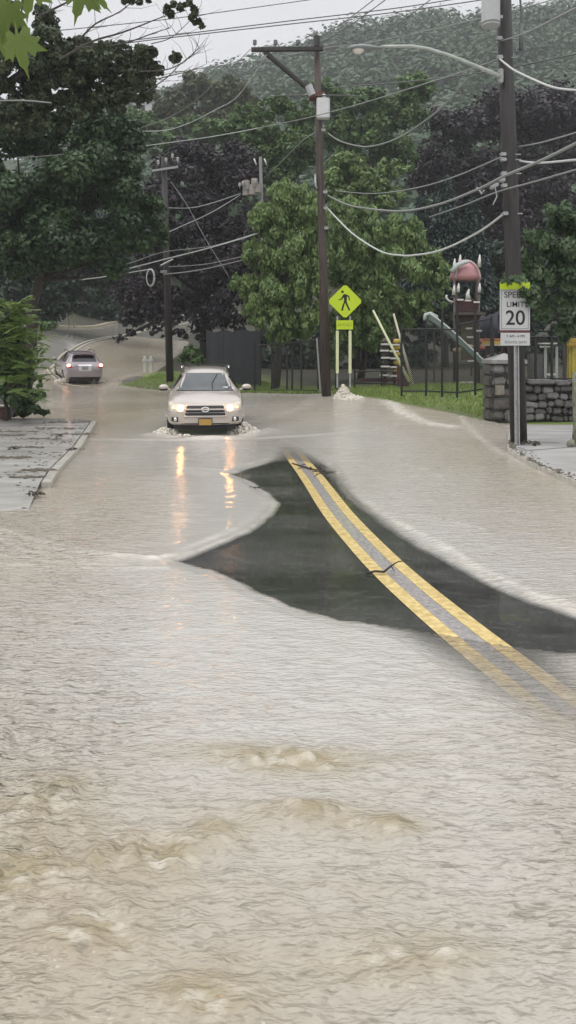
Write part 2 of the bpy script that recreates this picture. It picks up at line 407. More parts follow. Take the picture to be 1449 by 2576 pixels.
disp = (big * amp_s * 1.5 * turb * sheet + small * amp_s * 1.15 * (.45 + .6 * sheet) * (.6 + .4 * turb) + rip * amp * .35 + rip2 * amp * .06 + mid * (.012 + .02 * near) + fine * .004) * calm
# boiling mounds in the foreground
boil = np.zeros_like(XX)
for (bx, by, rx_, ry_, a) in [(750, 1925, 210, 32, .05), (560, 2120, 80, 30, .05), (800, 2068, 130, 30, .055), (1000, 2100, 60, 25, .045), (90, 2070, 120, 60, .06),
                              (260, 2190, 170, 55, .06), (40, 2240, 90, 60, .05), (450, 2180, 60, 40, .04), (240, 2350, 120, 60, .04), (500, 2500, 160, 60, .03), (1050, 2420, 200, 60, .03)]:
    x0, y0 = PG(bx, by); rxw = rx_ * y0 / F; ryw = abs(PG(bx, by - ry_)[1] - y0)
    g = np.exp(-(((qx - x0) / rxw) ** 2 + ((qy - y0) / ryw) ** 2))
    boil += g; disp += g * a * (.5 + 1.6 * fbm(qx * 7, qy * 9, 4) + .5 * (ridg(qx * 6, qy * 6) - .5))
# standing wave lines and wakes
foam = np.zeros_like(XX)
def wave(pts, wd, a, f=0.0, z=0.0):
    global disp, foam
    d = dist_line(XX + .05 * fbm(XX * 3, YY * 3), YY, [PG(x, y, z) for x, y in pts]); g = np.exp(-(d / wd) ** 2)
    disp = disp + a * g; foam = foam + f * g * (.35 + 1.3 * np.clip(.5 + fbm(XX * 12, YY * 12, 3) * 1.8, 0, 1))
for k in range(4):
    wave([(0, 1368 + k * 20), (90, 1384 + k * 17), (230, 1408 + k * 12), (420, 1420 + k * 7)], .05, .016, .18)
wave([(0, 1345), (150, 1385), (300, 1412), (455, 1418)], .06, .02, .3)
wave([(920, 1290), (1050, 1305), (1210, 1338)], .03, .012, .1)
wave([(870, 1262), (960, 1300), (1100, 1370), (1200, 1440), (1330, 1500), (1449, 1548), (1560, 1590)], .05, .014, .35)
wave([(1000, 1375), (1160, 1425), (1260, 1490), (1449, 1552)], .05, .012, .35)
wave([(640, 1480), (740, 1528), (850, 1558), (960, 1572), (1100, 1590)], .07, .016, .8)
wave([(612, 1203), (690, 1262), (690, 1300), (600, 1352), (500, 1390), (380, 1416)], .05, .012, .35)
wave([(230, 1110), (420, 1112), (640, 1108), (800, 1098), (1000, 1080)], .16, .03, .12)
wave([(600, 1190), (520, 1185), (420, 1180)], .1, .012, .15)
wave([(380, 1098), (430, 1105), (520, 1110), (610, 1104), (680, 1085)], .22, .05, .55)
wave([(640, 1060), (760, 1040), (860, 1015), (900, 1003)], .35, .02, .2, .05)
wave([(860, 1003), (930, 1018), (1010, 1045), (1080, 1062), (1140, 1068)], .22, .045, 1.0, .15)
wave([(1160, 1068), (1250, 1140), (1340, 1183), (1449, 1228)], .10, .012, .4)
d_near = np.zeros_like(XX)
# shallow film next to the patch lets the road and its line show through
sp = sdf_poly(XX + .07 * fbm(XX * 2.2, YY * 2.2), YY + .1 * fbm(XX * 3 + 9, YY * 2) + .05 * fbm(XX * 9, YY * 9, 3), patchw)
dl = np.abs(XX + .02 - clx(YY))
fade = np.where(YY < 9, sstep(1.9, .5, sp), sstep(4.5, .8, sp))
slope = .15 / (1 + 30 * np.exp(-(dl / .27) ** 2) * fade)
depth = np.clip(sp, -1, 3) * slope
depth = np.where(sp > 0, np.minimum(depth, .036), np.maximum(sp * .08, -.03))
disp *= sstep(-.02, .5, sp) * .9 + .1
lip = np.exp(-((sp - .08) / .04) ** 2) * .007
zw = h + np.where(sp > 0, .008, 0) + depth + disp * np.where(sp > 0, 1, 0) + lip * np.where(sp > 0, 1, 0)
zw = np.where(YY > 26, h + .05 + disp * .8, zw)
zw = zw + .004 * sstep(.5, 2.5, sp) * (1 - .9 * np.exp(-(dl / .6) ** 2) * sstep(19, 17.5, YY)) * sstep(9, 14, YY) * sstep(28, 22, YY)
zw = np.where(sw > 0, np.minimum(zw, h - .0) - np.clip(sw, 0, 3) * .35, zw)
zw = np.where((sp > 0) & (sw < 0), np.maximum(zw, h + .0125), zw)
streak = np.clip(fbm(XX * 2.2 + .6 * YY, YY * .5 + .2 * XX, 4) * 3 - .55, 0, 1) * sstep(-.1, .1, fbm(XX * 14, YY * 9, 3)); foam = foam + .35 * streak * sstep(.5, 1.5, sp)
thick = np.where(sp > 0, depth + .001, 0)
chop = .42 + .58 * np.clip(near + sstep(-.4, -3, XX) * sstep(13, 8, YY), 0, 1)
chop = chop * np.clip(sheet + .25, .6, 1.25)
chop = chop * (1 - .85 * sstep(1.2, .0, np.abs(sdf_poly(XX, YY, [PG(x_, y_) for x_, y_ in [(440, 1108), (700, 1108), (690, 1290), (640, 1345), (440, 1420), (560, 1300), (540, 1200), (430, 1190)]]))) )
foam = foam + .9 * np.exp(-((sp - .06) / .03) ** 2) * np.clip(.35 + 1.6 * fbm(XX * 7, YY * 7, 3), 0, 1) + .5 * np.exp(-((sp - .2) / .05) ** 2) * np.clip(fbm(XX * 3 + 8, YY * 3, 3) * 3, 0, 1)
foam = foam + boil * .55 * np.clip(.05 + fbm(qx * 14, qy * 24, 4) * 3.4, 0, 1)
boilc = np.clip(boil * (.75 + 1.6 * fbm(qx * 5, qy * 8, 3)), 0, 1)
foam += sstep(0.0, -.55, sw) * sstep(-.9, -.3, sw) * sstep(22, 26, YY) * .3
cloud = np.clip(.5 + fbm(XX * .35 + 3, YY * .2 + 1, 3) * 1.6, 0, 1)
brown = np.clip(.08 + .5 * sstep(.3, -3, XX + .12 * YY - .5) + .55 * sstep(1.5, 4, XX) * sstep(6, 11, YY) + .45 * near + .3 * sstep(18, 24, YY) + .5 * (cloud - .5) + .25 * np.clip(boil, 0, 1), 0, 1)
def water_mat():
    m = bpy.data.materials.new('muddy_water'); m.use_nodes = True; nt = m.node_tree; b = nt.nodes['Principled BSDF']; o = nt.nodes['Material Output']
    tc = N(nt, 'ShaderNodeTexCoord')
    at = {k: N(nt, 'ShaderNodeAttribute', _attribute_name=k) for k in ('thick', 'foam', 'brown', 'chop', 'boil')}
    n1 = N(nt, 'ShaderNodeTexNoise', Scale=2.5, Detail=6.0, Roughness=.6)
    mp = N(nt, 'ShaderNodeMapping'); mp.inputs['Scale'].default_value = (.75, 1.9, 1); nt.links.new(tc.outputs['Object'], mp.inputs[0])
    nt.links.new(mp.outputs[0], n1.inputs[0])
    a = N(nt, 'ShaderNodeMath', _operation='MULTIPLY_ADD'); a.inputs[1].default_value = .7; nt.links.new(n1.outputs[0], a.inputs[0])
    s = N(nt, 'ShaderNodeMath', _operation='SUBTRACT'); s.inputs[1].default_value = .35; nt.links.new(at['brown'].outputs['Fac'], s.inputs[0]); nt.links.new(s.outputs[0], a.inputs[2])
    mx = N(nt, 'ShaderNodeMix', _data_type='RGBA'); mx.inputs[6].default_value = (.47, .455, .42, 1); mx.inputs[7].default_value = (.35, .295, .215, 1)
    nt.links.new(a.outputs[0], mx.inputs[0])
    mf = N(nt, 'ShaderNodeMix', _data_type='RGBA'); mf.inputs[7].default_value = (.72, .68, .60, 1); mb_ = N(nt, 'ShaderNodeMix', _data_type='RGBA'); mb_.inputs[7].default_value = (.32, .27, .175, 1); nt.links.new(at['boil'].outputs['Fac'], mb_.inputs[0]); nt.links.new(mx.outputs[2], mb_.inputs[6]); nt.links.new(mb_.outputs[2], mf.inputs[6])
    fm = N(nt, 'ShaderNodeMath', _operation='MINIMUM'); fm.inputs[1].default_value = .85; nt.links.new(at['foam'].outputs['Fac'], fm.inputs[0]); nt.links.new(fm.outputs[0], mf.inputs[0])
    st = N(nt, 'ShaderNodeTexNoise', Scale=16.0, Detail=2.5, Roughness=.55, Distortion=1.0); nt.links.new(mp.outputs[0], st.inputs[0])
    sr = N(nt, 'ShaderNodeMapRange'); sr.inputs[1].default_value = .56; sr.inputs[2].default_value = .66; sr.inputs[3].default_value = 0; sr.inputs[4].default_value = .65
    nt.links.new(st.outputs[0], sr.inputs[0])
    ms = N(nt, 'ShaderNodeMix', _data_type='RGBA'); ms.inputs[7].default_value = (.17, .15, .115, 1); sm = N(nt, 'ShaderNodeMath', _operation='MULTIPLY'); nt.links.new(sr.outputs[0], sm.inputs[0]); nt.links.new(at['chop'].outputs['Fac'], sm.inputs[1]); nt.links.new(sm.outputs[0], ms.inputs[0]); nt.links.new(mf.outputs[2], ms.inputs[6])  # dark strokes painted into the colour: silt tone plus the shading of small ripples
    nt.links.new(ms.outputs[2], b.inputs['Base Color']); b.inputs['Roughness'].default_value = .08; b.inputs['IOR'].default_value = 1.42
    b1 = N(nt, 'ShaderNodeTexNoise', Scale=8.0, Detail=2.5, Roughness=.5, Distortion=.6); nt.links.new(mp.outputs[0], b1.inputs[0])
    b2 = N(nt, 'ShaderNodeTexNoise', Scale=27.0, Detail=1.5, Roughness=.5, Distortion=.4); nt.links.new(mp.outputs[0], b2.inputs[0])
    am = N(nt, 'ShaderNodeMath', _operation='MULTIPLY_ADD'); am.inputs[1].default_value = .42
    nt.links.new(b2.outputs[0], am.inputs[0]); nt.links.new(b1.outputs[0], am.inputs[2])
    bp = N(nt, 'ShaderNodeBump', Distance=.06); nt.links.new(at['chop'].outputs['Fac'], bp.inputs['Strength']); nt.links.new(am.outputs[0], bp.inputs['Height']); nt.links.new(bp.outputs[0], b.inputs['Normal'])
    # turbid: the thinner the film the more of the road shows
    gl = N(nt, 'ShaderNodeBsdfGlossy', Roughness=.1); nt.links.new(bp.outputs[0], gl.inputs['Normal'])
    tr = N(nt, 'ShaderNodeBsdfTransparent'); fr = N(nt, 'ShaderNodeFresnel', IOR=1.33); nt.links.new(bp.outputs[0], fr.inputs['Normal'])
    film = N(nt, 'ShaderNodeMixShader'); nt.links.new(fr.outputs[0], film.inputs[0]); nt.links.new(tr.outputs[0], film.inputs[1]); nt.links.new(gl.outputs[0], film.inputs[2])
    mm = N(nt, 'ShaderNodeMath', _operation='MULTIPLY'); mm.inputs[1].default_value = -1 / .0085; nt.links.new(at['thick'].outputs['Fac'], mm.inputs[0])
    ex = N(nt, 'ShaderNodeMath', _operation='EXPONENT'); nt.links.new(mm.outputs[0], ex.inputs[0])
    mix = N(nt, 'ShaderNodeMixShader'); nt.links.new(ex.outputs[0], mix.inputs[0]); nt.links.new(b.outputs[0], mix.inputs[1]); nt.links.new(film.outputs[0], mix.inputs[2])
    nt.links.new(mix.outputs[0], o.inputs['Surface'])
    return m
m_water = water_mat()
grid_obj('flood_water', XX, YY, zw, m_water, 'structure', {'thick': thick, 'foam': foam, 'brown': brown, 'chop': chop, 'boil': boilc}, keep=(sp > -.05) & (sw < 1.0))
# a coarse continuation of the flood to both sides and behind the camera
yb = np.linspace(-12, 1.56, 12); xb = np.linspace(-30, 30, 30); XB, YB = np.meshgrid(xb, yb)
grid_obj('flood_water', XB, YB, np.full_like(XB, .06) + fbm(XB, YB) * .02, m_water, 'structure', {'thick': np.full_like(XB, .06), 'foam': XB * 0, 'brown': XB * 0 + .5, 'chop': XB * 0 + 1, 'boil': XB * 0})
for s in (-1, 1):
    yb = np.linspace(1.5, 16, 20); tb = np.linspace(0, 1, 12); YB = np.repeat(yb[:, None], 12, 1)
    XB = s * ((YB * .47 + 1.5) * (1 - tb[None]) + 32 * tb[None]); TB = np.repeat(tb[None], 20, 0)
    zb = np.where(YB > 9.0, -.2, .055)
    grid_obj('flood_water', XB, YB, np.where(s > 0, .055, zb), m_water, 'structure', {'thick': np.full_like(XB, .06), 'foam': XB * 0, 'brown': XB * 0 + .5, 'chop': XB * 0 + 1, 'boil': XB * 0})

# ---- sidewalks and kerbs
def conc_mat(name, c1, c2, rough):
    m = mat(name, c1, rough=rough, noise=.25, nscale=1.1, bump=.08, bscale=9, col2=c2, stretch=(.5, 1.2, 1)); return m
m_walk = conc_mat('wet_concrete', (.36, .335, .30), (.60, .59, .57), .2)
m_kerb = mat('kerb_stone', (.46, .44, .39), rough=.3, noise=.3, nscale=6, bump=.3)
kl = [(-2.75, 8.5), (-3.02, 9.6), (-3.66, 12.7), (-4.15, 16), (-5.2, 21.6)]
mb = MB()
poly = [(x - .16, y) for x, y in kl] + [(-6.2, 22.6), (-14, 23.0), (-14, 9.2), (-3.2, 9.2)]
def slab(mb, poly, top, ramp_y=None, n=1):
    vs = [(x, y, (top if not ramp_y or y > ramp_y else -.04)) for x, y in poly]; k = len(vs)
    mb.add(vs + [(x, y, -.3) for x, y, z in vs], [tuple(range(k))] + [(i, (i + 1) % k, k + (i + 1) % k, k + i) for i in range(k)])
pl = [(-14, 8.7), (-2.95, 8.7), (-3.58, 11.5)] + [(x - .17, y) for x, y in kl[2:]] + [(-6.1, 22.4), (-14, 22.8), (-14, 11.5)]
mb.add([(-14, 8.2, -.03), (-2.85, 8.2, -.03), (-3.58, 11.5, .125), (-14, 11.5, .125)], [(0, 1, 2, 3)]); slab(mb, pl[2:], .125)
o = mb.build('sidewalk', m_walk); o['kind'] = 'structure'; o['label'] = 'wet sidewalk left of the road'
mb = MB()
def kerb(mb, pts, wd, top, side):
    for (ax, ay), (bx, by) in zip(pts[:-1], pts[1:]):
        L = math.hypot(bx - ax, by - ay); n = max(1, int(L / 1.8))
        for i in range(n):
            a = Vector((ax + (bx - ax) * i / n, ay + (by - ay) * i / n, 0)); b = Vector((ax + (bx - ax) * (i + 1) / n, ay + (by - ay) * (i + 1) / n, 0))
            d = (b - a).normalized(); nn = Vector((-d.y, d.x, 0)) * side
            a2 = a + d * .012; b2 = b - d * .012
            q = [a2, b2, b2 + nn * wd, a2 + nn * wd]
            mb.add([p + Vector((0, 0, -.2)) for p in q] + [p + Vector((0, 0, top)) for p in q], [(0, 1, 2, 3), (4, 5, 6, 7), (0, 1, 5, 4), (1, 2, 6, 5), (2, 3, 7, 6), (3, 0, 4, 7)])
kerb(mb, [(-3.40, 11.4)] + kl[2:], .13, .129, 1)
o = mb.build('kerb', m_kerb); o['kind'] = 'structure'; o['label'] = 'stone kerb along the left sidewalk'
kr = [(4.3, 3), (4.15, 11.4), (4.1, 13.5), (4.25, 15.4), (4.75, 17.2), (5.3, 19)]
mb = MB(); kerb(mb, kr, .15, .135, -1)
o = mb.build('kerb', m_kerb); o['kind'] = 'structure'; o['label'] = 'stone kerb along the right sidewalk'
mb = MB(); slab(mb, [(x + .17, y) for x, y in kr] + [(5.6, 20.9), (24, 21.2), (24, 3)], .12)
m_walk2 = conc_mat('wet_concrete_pale', (.44, .43, .42), (.60, .59, .575), .28)
o = mb.build('sidewalk', m_walk2); o['kind'] = 'structure'; o['label'] = 'wet sidewalk round the utility pole on the right'
# expansion joints: shallow dark grooves set just proud of the slab
mb = MB()
for (a, b) in [((4.3, 15.0), (9, 17.5)), ((4.4, 17.0), (5.6, 16.4)), ((5.3, 19), (8.5, 18.4))]:
    a = Vector((*a, .123)); b = Vector((*b, .123)); d = (b - a).normalized(); nn = Vector((-d.y, d.x, 0)) * .02
    mb.add([a - nn, b - nn, b + nn, a + nn], [(0, 1, 2, 3)])
o = mb.build('sidewalk_joint', mat('joint_dark', (.06, .055, .05), rough=.4)); o['kind'] = 'structure'
# upper kerb on the left of the climbing road
mb = MB()
for i in range(len(_ys) - 1):
    if 46 < _ys[i] < 80:
        q = []
        for j in (i, i + 1):
            for of in (-4.3, -4.6): q.append((_xs[j] + NX[j] * of, _ys[j] + NY[j] * of))
        zz = [h1(*p) for p in q]
        mb.add([(*q[0], zz[0] - .1), (*q[2], zz[2] - .1), (*q[3], zz[3] - .1), (*q[1], zz[1] - .1), (*q[0], zz[0] + .15), (*q[2], zz[2] + .15), (*q[3], zz[3] + .15), (*q[1], zz[1] + .15)],
               [(4, 5, 6, 7), (0, 1, 5, 4), (2, 3, 7, 6)])
o = mb.build('kerb', mat('kerb_tan', (.38, .33, .24), rough=.5, noise=.2)); o['kind'] = 'structure'; o['label'] = 'pale kerb on the far side of the climbing road'
# ------------------------------------------------------------------ vehicles
m_tyre = mat('tyre_rubber', (.018, .018, .018), rough=.7, noise=.3, nscale=20)
m_rim = mat('alloy', (.45, .45, .46), rough=.25, metal=.9)
m_black = mat('black_plastic', (.015, .015, .016), rough=.45, noise=.2, nscale=15)
m_glass = mat('car_glass', (.07, .08, .085), rough=.04, spec=.5, noise=.25, nscale=1.4)
m_rglass = mat('tinted_glass', (.025, .02, .026), rough=.06, spec=.6)
m_chrome = mat('chrome', (.75, .75, .76), rough=.15, metal=1.0)
m_lens = mat('lamp_lens', (.62, .54, .44), rough=.08, noise=.2, nscale=12, coat=.6)
m_lamp_on = mat('headlamp_glow', (1, .85, .6), emit=(1, .42, .12), estr=34)
m_lamp_amb = mat('indicator_glow', (1, .7, .4), emit=(1, .55, .25), estr=1.3)
m_tail = mat('tail_lamp_red', (.45, .02, .02), rough=.1, coat=.5)
m_tail_on = mat('tail_lamp_glow', (1, .4, .2), emit=(1, .45, .25), estr=14)
m_plate = mat('plate_orange', (.42, .25, .06), rough=.35, noise=.15, nscale=40)
m_plate_w = mat('plate_dull', (.24, .24, .22), rough=.4)

def paint(name, c):
    return mat(name, c, rough=.22, metal=.25, noise=.05, nscale=3, coat=.8)

def car_body(stations, name, m, root):
    """closed loft of half sections (x,z) mirrored; stations: list of (y, [(x,z)...])"""
    mb = MB(); k = len(stations[0][1]); ring = 2 * k - 2
    for y, s in stations:
        full = [(x, z) for x, z in s] + [(-x, z) for x, z in s[-2:0:-1]]
        mb.v += [(x, y, z) for x, z in full]
    n = len(stations)
    for i in range(n - 1):
        for j in range(ring):
            a = i * ring + j; b = i * ring + (j + 1) % ring
            mb.f.append((a, b, b + ring, a + ring)); mb.m.append(0)
    mb.f.append(tuple(range(ring))); mb.m.append(0); mb.f.append(tuple((n - 1) * ring + j for j in range(ring))); mb.m.append(0)
    o = mb.build(name, m, root, smooth=True)
    return o

def apply_mods(o):
    dg = bpy.context.evaluated_depsgraph_get(); dg.update()
    me = bpy.data.meshes.new_from_object(o.evaluated_get(dg), depsgraph=dg)
    o.modifiers.clear(); o.data = me

def suv(root, m_paint, spec):
    """spec: roof etc; front towards -Y, origin under the centre of the front bumper"""
    Wd = spec.get('w', .925)
    def sec(zb, w, zt, wt, belt, hood=False):
        if hood:
            return [(0, zb), (w - .16, zb), (w - .03, zb + .07), (w, min(.60, zb + .25)), (w - .005, min(.80, zt - .12)), (w - .03, zt - .05), (w - .10, zt - .012), (w * .6, zt + .0), (w * .3, zt + .015), (0, zt + .02)]
        return [(0, zb), (w - .16, zb), (w - .03, zb + .07), (w, .60), (w - .004, .86), (w - .035, belt - .02), (w - .085, belt + .03), (wt + .01, zt - .075), (wt - .10, zt - .005), (0, zt + .02)]
    st = [(.00, sec(.33, .62, .60, 0, 0, True)), (.03, sec(.30, .74, .70, 0, 0, True)), (.12, sec(.29, .84, .795, 0, 0, True)), (.30, sec(.25, .90, .88, 0, 0, True)),
          (.65, sec(.25, Wd, .975, 0, 0, True)), (1.02, sec(.25, Wd, 1.035, 0, 0, True)),
          (1.20, sec(.25, Wd, 1.11, .68, 1.03)), (1.60, sec(.25, Wd, 1.34, .635, 1.045)), (1.92, sec(.25, Wd, 1.50, .60, 1.055)), (2.25, sec(.25, Wd, 1.59, .595, 1.065)),
          (3.0, sec(.25, Wd, 1.64, .61, 1.08)), (3.75, sec(.25, Wd, 1.60, .60, 1.09)), (4.12, sec(.25, Wd - .01, 1.55, .585, 1.09)),
          (4.36, sec(.27, Wd - .03, 1.22, .66, 1.08)), (4.46, sec(.29, Wd - .05, 1.10, .70, 1.03)), (4.54, sec(.32, Wd - .10, .98, 0, 0, True)), (4.60, sec(.36, .74, .80, 0, 0, True))]
    st = [(y, s) for y, s in st]
    body = car_body(st, 'body', m_paint, root)
    sub = body.modifiers.new('s', 'SUBSURF'); sub.levels = 2; sub.render_levels = 2
    cutters = []
    for wy_ in (.86, 3.52):
        for s in (-1, 1):
            cb = MB().tube([(s * .66, wy_, .33), (s * 1.2, wy_, .33)], .40, 24); c = cb.build('cutter', m_black, root)
            b = body.modifiers.new('b', 'BOOLEAN'); b.operation = 'DIFFERENCE'; b.object = c; b.solver = 'EXACT'; cutters.append(c)
    apply_mods(body)
    for c in cutters: bpy.data.objects.remove(c)
    bm = bmesh.new(); bm.from_mesh(body.data); bvh = BVHTree.FromBMesh(bm); bm.free()
    def conform(name, corners, m, direction, off=.008, n=8, k=6, th=.03, parent=root, build=True, mb=None):
        """panel over four corners (a,b) hugging the body; direction 'f','r' (x,z seen from front/rear) or 'L','R' (y,z)"""
        mb = mb or MB(); dv = {'f': Vector((0, 1, 0)), 'r': Vector((0, -1, 0)), 'L': Vector((1, 0, 0)), 'R': Vector((-1, 0, 0))}[direction]
        A, B, C_, D_ = [Vector(c) for c in corners]; top = []; bot = []
        for i in range(k + 1):
            for j in range(n + 1):
                q = (A * (1 - j / n) + B * (j / n)) * (1 - i / k) + (D_ * (1 - j / n) + C_ * (j / n)) * (i / k)
                o = Vector((q.x, -1 if direction == 'f' else 6, q.y)) if direction in 'fr' else Vector((-2 if direction == 'L' else 2, q.x, q.y))
                hit = bvh.ray_cast(o, dv)
                p = hit[0] if hit[0] else o + dv * 2
                top.append(p - dv * off); bot.append(p + dv * th)
        vs = top + bot; K = len(top); W = n + 1
        fs = [(i * W + j, i * W + j + 1, (i + 1) * W + j + 1, (i + 1) * W + j) for i in range(k) for j in range(n)]
        rim = [j for j in range(W)] + [i * W + n for i in range(1, k + 1)] + [k * W + j for j in range(n - 1, -1, -1)] + [i * W for i in range(k - 1, 0, -1)]
        fs += [(rim[i], rim[(i + 1) % len(rim)], K + rim[(i + 1) % len(rim)], K + rim[i]) for i in range(len(rim))]
        mb.add(vs, fs)
        return mb.build(name, m, parent, smooth=False) if build else mb
    def cast_f(x, z): return bvh.ray_cast(Vector((x, -1, z)), Vector((0, 1, 0)))[0]
    def cast_r(x, z): return bvh.ray_cast(Vector((x, 6, z)), Vector((0, -1, 0)))[0]
    # glass
    conform('windscreen', [(-.67, 1.085), (.67, 1.085), (.56, 1.475), (-.56, 1.475)], m_glass, 'f', .006, 14, 8)
    for s, dname in ((1, 'R'), (-1, 'L')):
        for q in ([(1.50, 1.10), (2.34, 1.10), (2.34, 1.51), (1.93, 1.49)], [(2.42, 1.10), (3.20, 1.11), (3.15, 1.52), (2.42, 1.52)], [(3.28, 1.12), (3.95, 1.15), (3.80, 1.48), (3.24, 1.52)]):
            conform('side_window', q, m_rglass, dname, .005, 8, 4)
        for q in ([(1.32, .42), (1.325, .42), (1.325, 1.08), (1.32, 1.08)], [(2.37, .38), (2.376, .38), (2.376, 1.08), (2.37, 1.08)]):
            conform('door_seam', q, m_black, dname, .003, 1, 6)
        conform('sill_trim', [(1.3, .27), (3.1, .27), (3.1, .36), (1.3, .36)], m_black, dname, .012, 8, 2)
    # wheels
    for wy_ in (.86, 3.52):
        for s in (-1, 1):
            wh = MB().tube([(s * (Wd - .24), wy_, .34), (s * (Wd - .225), wy_, .34), (s * (Wd - .03), wy_, .34), (s * (Wd - .015), wy_, .34)], [.30, .34, .34, .30], 24).build('wheel', m_tyre, root)
            rb = MB().tube([(s * (Wd - .05), wy_, .34), (s * (Wd - .008), wy_, .34)], [.22, .215], 20)
            for k in range(5):
                a = k * 2 * math.pi / 5
                rb.box((s * (Wd - .002), wy_ + .12 * math.cos(a), .34 + .12 * math.sin(a)), (.02, .20, .05), rot=(a, 0, 0))
            rb.build('rim', m_rim, wh)
    # mirrors
    for s in (-1, 1):
        mm = MB().ball((s * 1.035, 1.42, 1.13), (.125, .075, .075), 12, 8).tube([(s * .86, 1.42, 1.06), (s * .97, 1.43, 1.09)], .025)
        mo = mm.build('side_mirror', m_paint, root, smooth=True)
        MB().ball((s * 1.035, 1.425, 1.085), (.12, .07, .045), 12, 6).build('mirror_base', m_black, mo, smooth=True)
    # roof rails
    for s in (-1, 1):
        pts = [(s * .60, 2.0, 1.60), (s * .612, 2.12, 1.645), (s * .615, 2.9, 1.675), (s * .612, 3.6, 1.645), (s * .60, 3.8, 1.60)]
        MB().tube(pts, .018, 8).build('roof_rail', m_chrome if spec.get('rail') else m_black, root, smooth=True)
    if spec.get('rail'):
        for yy in (3.3,):
            MB().tube([(-.58, yy, 1.65), (-.3, yy, 1.665), (.3, yy, 1.665), (.58, yy, 1.65)], [.014] * 4, 8).build('roof_bar', m_black, root)
    # underbody
    MB().box((0, 2.3, .235), (1.45, 4.1, .10)).build('underbody', m_black, root)
    # ---------------- front
    gr = conform('grille', [(-.47, .52), (.47, .52), (.43, .745), (-.43, .745)], m_black, 'f', .006, 10, 6)
    def hbar(z, hw, r, dz=0.0, off=.012):
        pts = []
        for i in range(13):
            x = -hw + 2 * hw * i / 12; p = cast_f(x, z); pts.append((x, (p.y if p else .05) - off, z + dz * (1 - (x / hw) ** 2)))
        return MB().tube(pts, r, 8)
    hbar(.665, .44, .020, off=.012).build('grille_bar', m_paint, gr, smooth=True)
    hbar(.59, .45, .005).build('grille_slat', m_rim, gr, smooth=True)
    hbar(.755, .45, .012).build('hood_lip', m_paint, root, smooth=True)
    hbar(.505, .50, .020).build('grille_frame', m_paint, gr, smooth=True)
    em = MB(); p = cast_f(0, .665)
    for rx_, rz_, ox in ((.085, .052, 0),):
        em.tube([(math.cos(a) * rx_, p.y - .052, .665 + math.sin(a) * rz_) for a in [i * 2 * math.pi / 20 for i in range(21)]], .011, 6)
    em.tube([(math.cos(a) * .042, p.y - .054, .668 + math.sin(a) * .058) for a in [i * 2 * math.pi / 16 for i in range(17)]], .008, 6)
    em.tube([(math.cos(a) * .085, p.y - .054, .690 + math.sin(a) * .026) for a in [i * 2 * math.pi / 16 for i in range(17)]], .008, 6)
    em.build('emblem', m_chrome, root, smooth=True)
    for s in (-1, 1):
        q = [(s * .50, .60), (s * .87, .64), (s * .83, .84), (s * .50, .775)]
        hl = conform('headlight', q, m_lens, 'f', .008, 8, 6)
        if not spec.get('rear_only'):
            p = cast_f(s * .575, .68)
            MB().ball((s * .575, p.y + .03, .68), (.084, .07, .080), 14, 8).build('lamp', m_lamp_on, hl, smooth=True)
            MB().ball((s * .73, cast_f(s * .73, .71).y + .02, .705), (.05, .04, .04), 10, 6).build('side_lamp', m_lamp_amb, hl, smooth=True)
        fg = cast_f(s * .70, .44)
        fo = conform('fog_lamp', [(s * .62, .38), (s * .79, .39), (s * .78, .49), (s * .63, .49)], m_black, 'f', .006, 4, 4)
        MB().ball((s * .69, fg.y - .0, .44), (.045, .03, .048), 12, 6).build('fog_lens', m_chrome, fo, smooth=True)
    # lower intake and plate
    conform('lower_intake', [(-.66, .25), (.66, .25), (.54, .345), (-.54, .345)], m_black, 'f', .006, 10, 4)
    p = cast_f(0, .40)
    pf = MB().box((0, p.y - .025, .375), (.33, .02, .175), bev=.006).build('plate_frame', m_black, root)
    MB().box((0, p.y - .038, .375), (.295, .008, .140)).build('number_plate', m_plate, root)
    # wiper, windscreen seen with one dark blade
    p1 = bvh.ray_cast(Vector((.18, -1, 1.10)), Vector((0, 1, 0)))[0]; p2 = bvh.ray_cast(Vector((.30, -1, 1.44)), Vector((0, 1, 0)))[0]; pm = bvh.ray_cast(Vector((.17, -1, 1.24)), Vector((0, 1, 0)))[0]
    MB().tube([p1 + Vector((0, -.03, .0)), pm + Vector((0, -.04, 0)), p2 + Vector((0, -.03, 0))], .011, 6).build('wiper', m_black, root)
    MB().box(tuple(bvh.ray_cast(Vector((.50, -1, 1.13)), Vector((0, 1, 0)))[0] + Vector((0, -.012, 0))), (.13, .012, .03), rot=(R(-30), 0, 0)).build('sticker', m_plate_w if spec.get('rear_only') else mat('sticker_white', (.7, .7, .68)), root)
    conform('cowl', [(-.72, 1.045), (.72, 1.045), (.69, 1.08), (-.69, 1.08)], m_black, 'f', .004, 12, 2)
    # ---------------- rear
    conform('rear_window', [(-.60, 1.17), (.60, 1.17), (.54, 1.46), (-.54, 1.46)], m_rglass, 'r', .006, 12, 6)
    sp = MB().box((0, 4.20, 1.555), (1.14, .30, .035), rot=(R(-6), 0, 0), bev=.012).build('spoiler', m_paint, root)
    MB().box((0, 4.352, 1.545), (.30, .012, .018)).build('brake_lamp', m_tail, sp)
    for s in (-1, 1):
        tl = conform('tail_light', [(s * .62, .90), (s * .845, .86), (s * .80, 1.07), (s * .66, 1.06)], m_tail, 'r', .012, 6, 6)
        p = cast_r(s * .76, 1.0)
        if spec.get('rear_only'): MB().ball((s * .775, p.y, 1.0), (.085, .06, .065), 12, 6).build('lamp', m_tail_on, tl, smooth=True)
        conform('rear_reflector', [(s * .60, .50), (s * .76, .50), (s * .76, .54), (s * .60, .54)], m_tail, 'r', .01, 3, 1)
    conform('tailgate_trim', [(-.33, .985), (.33, .985), (.33, 1.035), (-.33, 1.035)], m_chrome, 'r', .02, 6, 2)
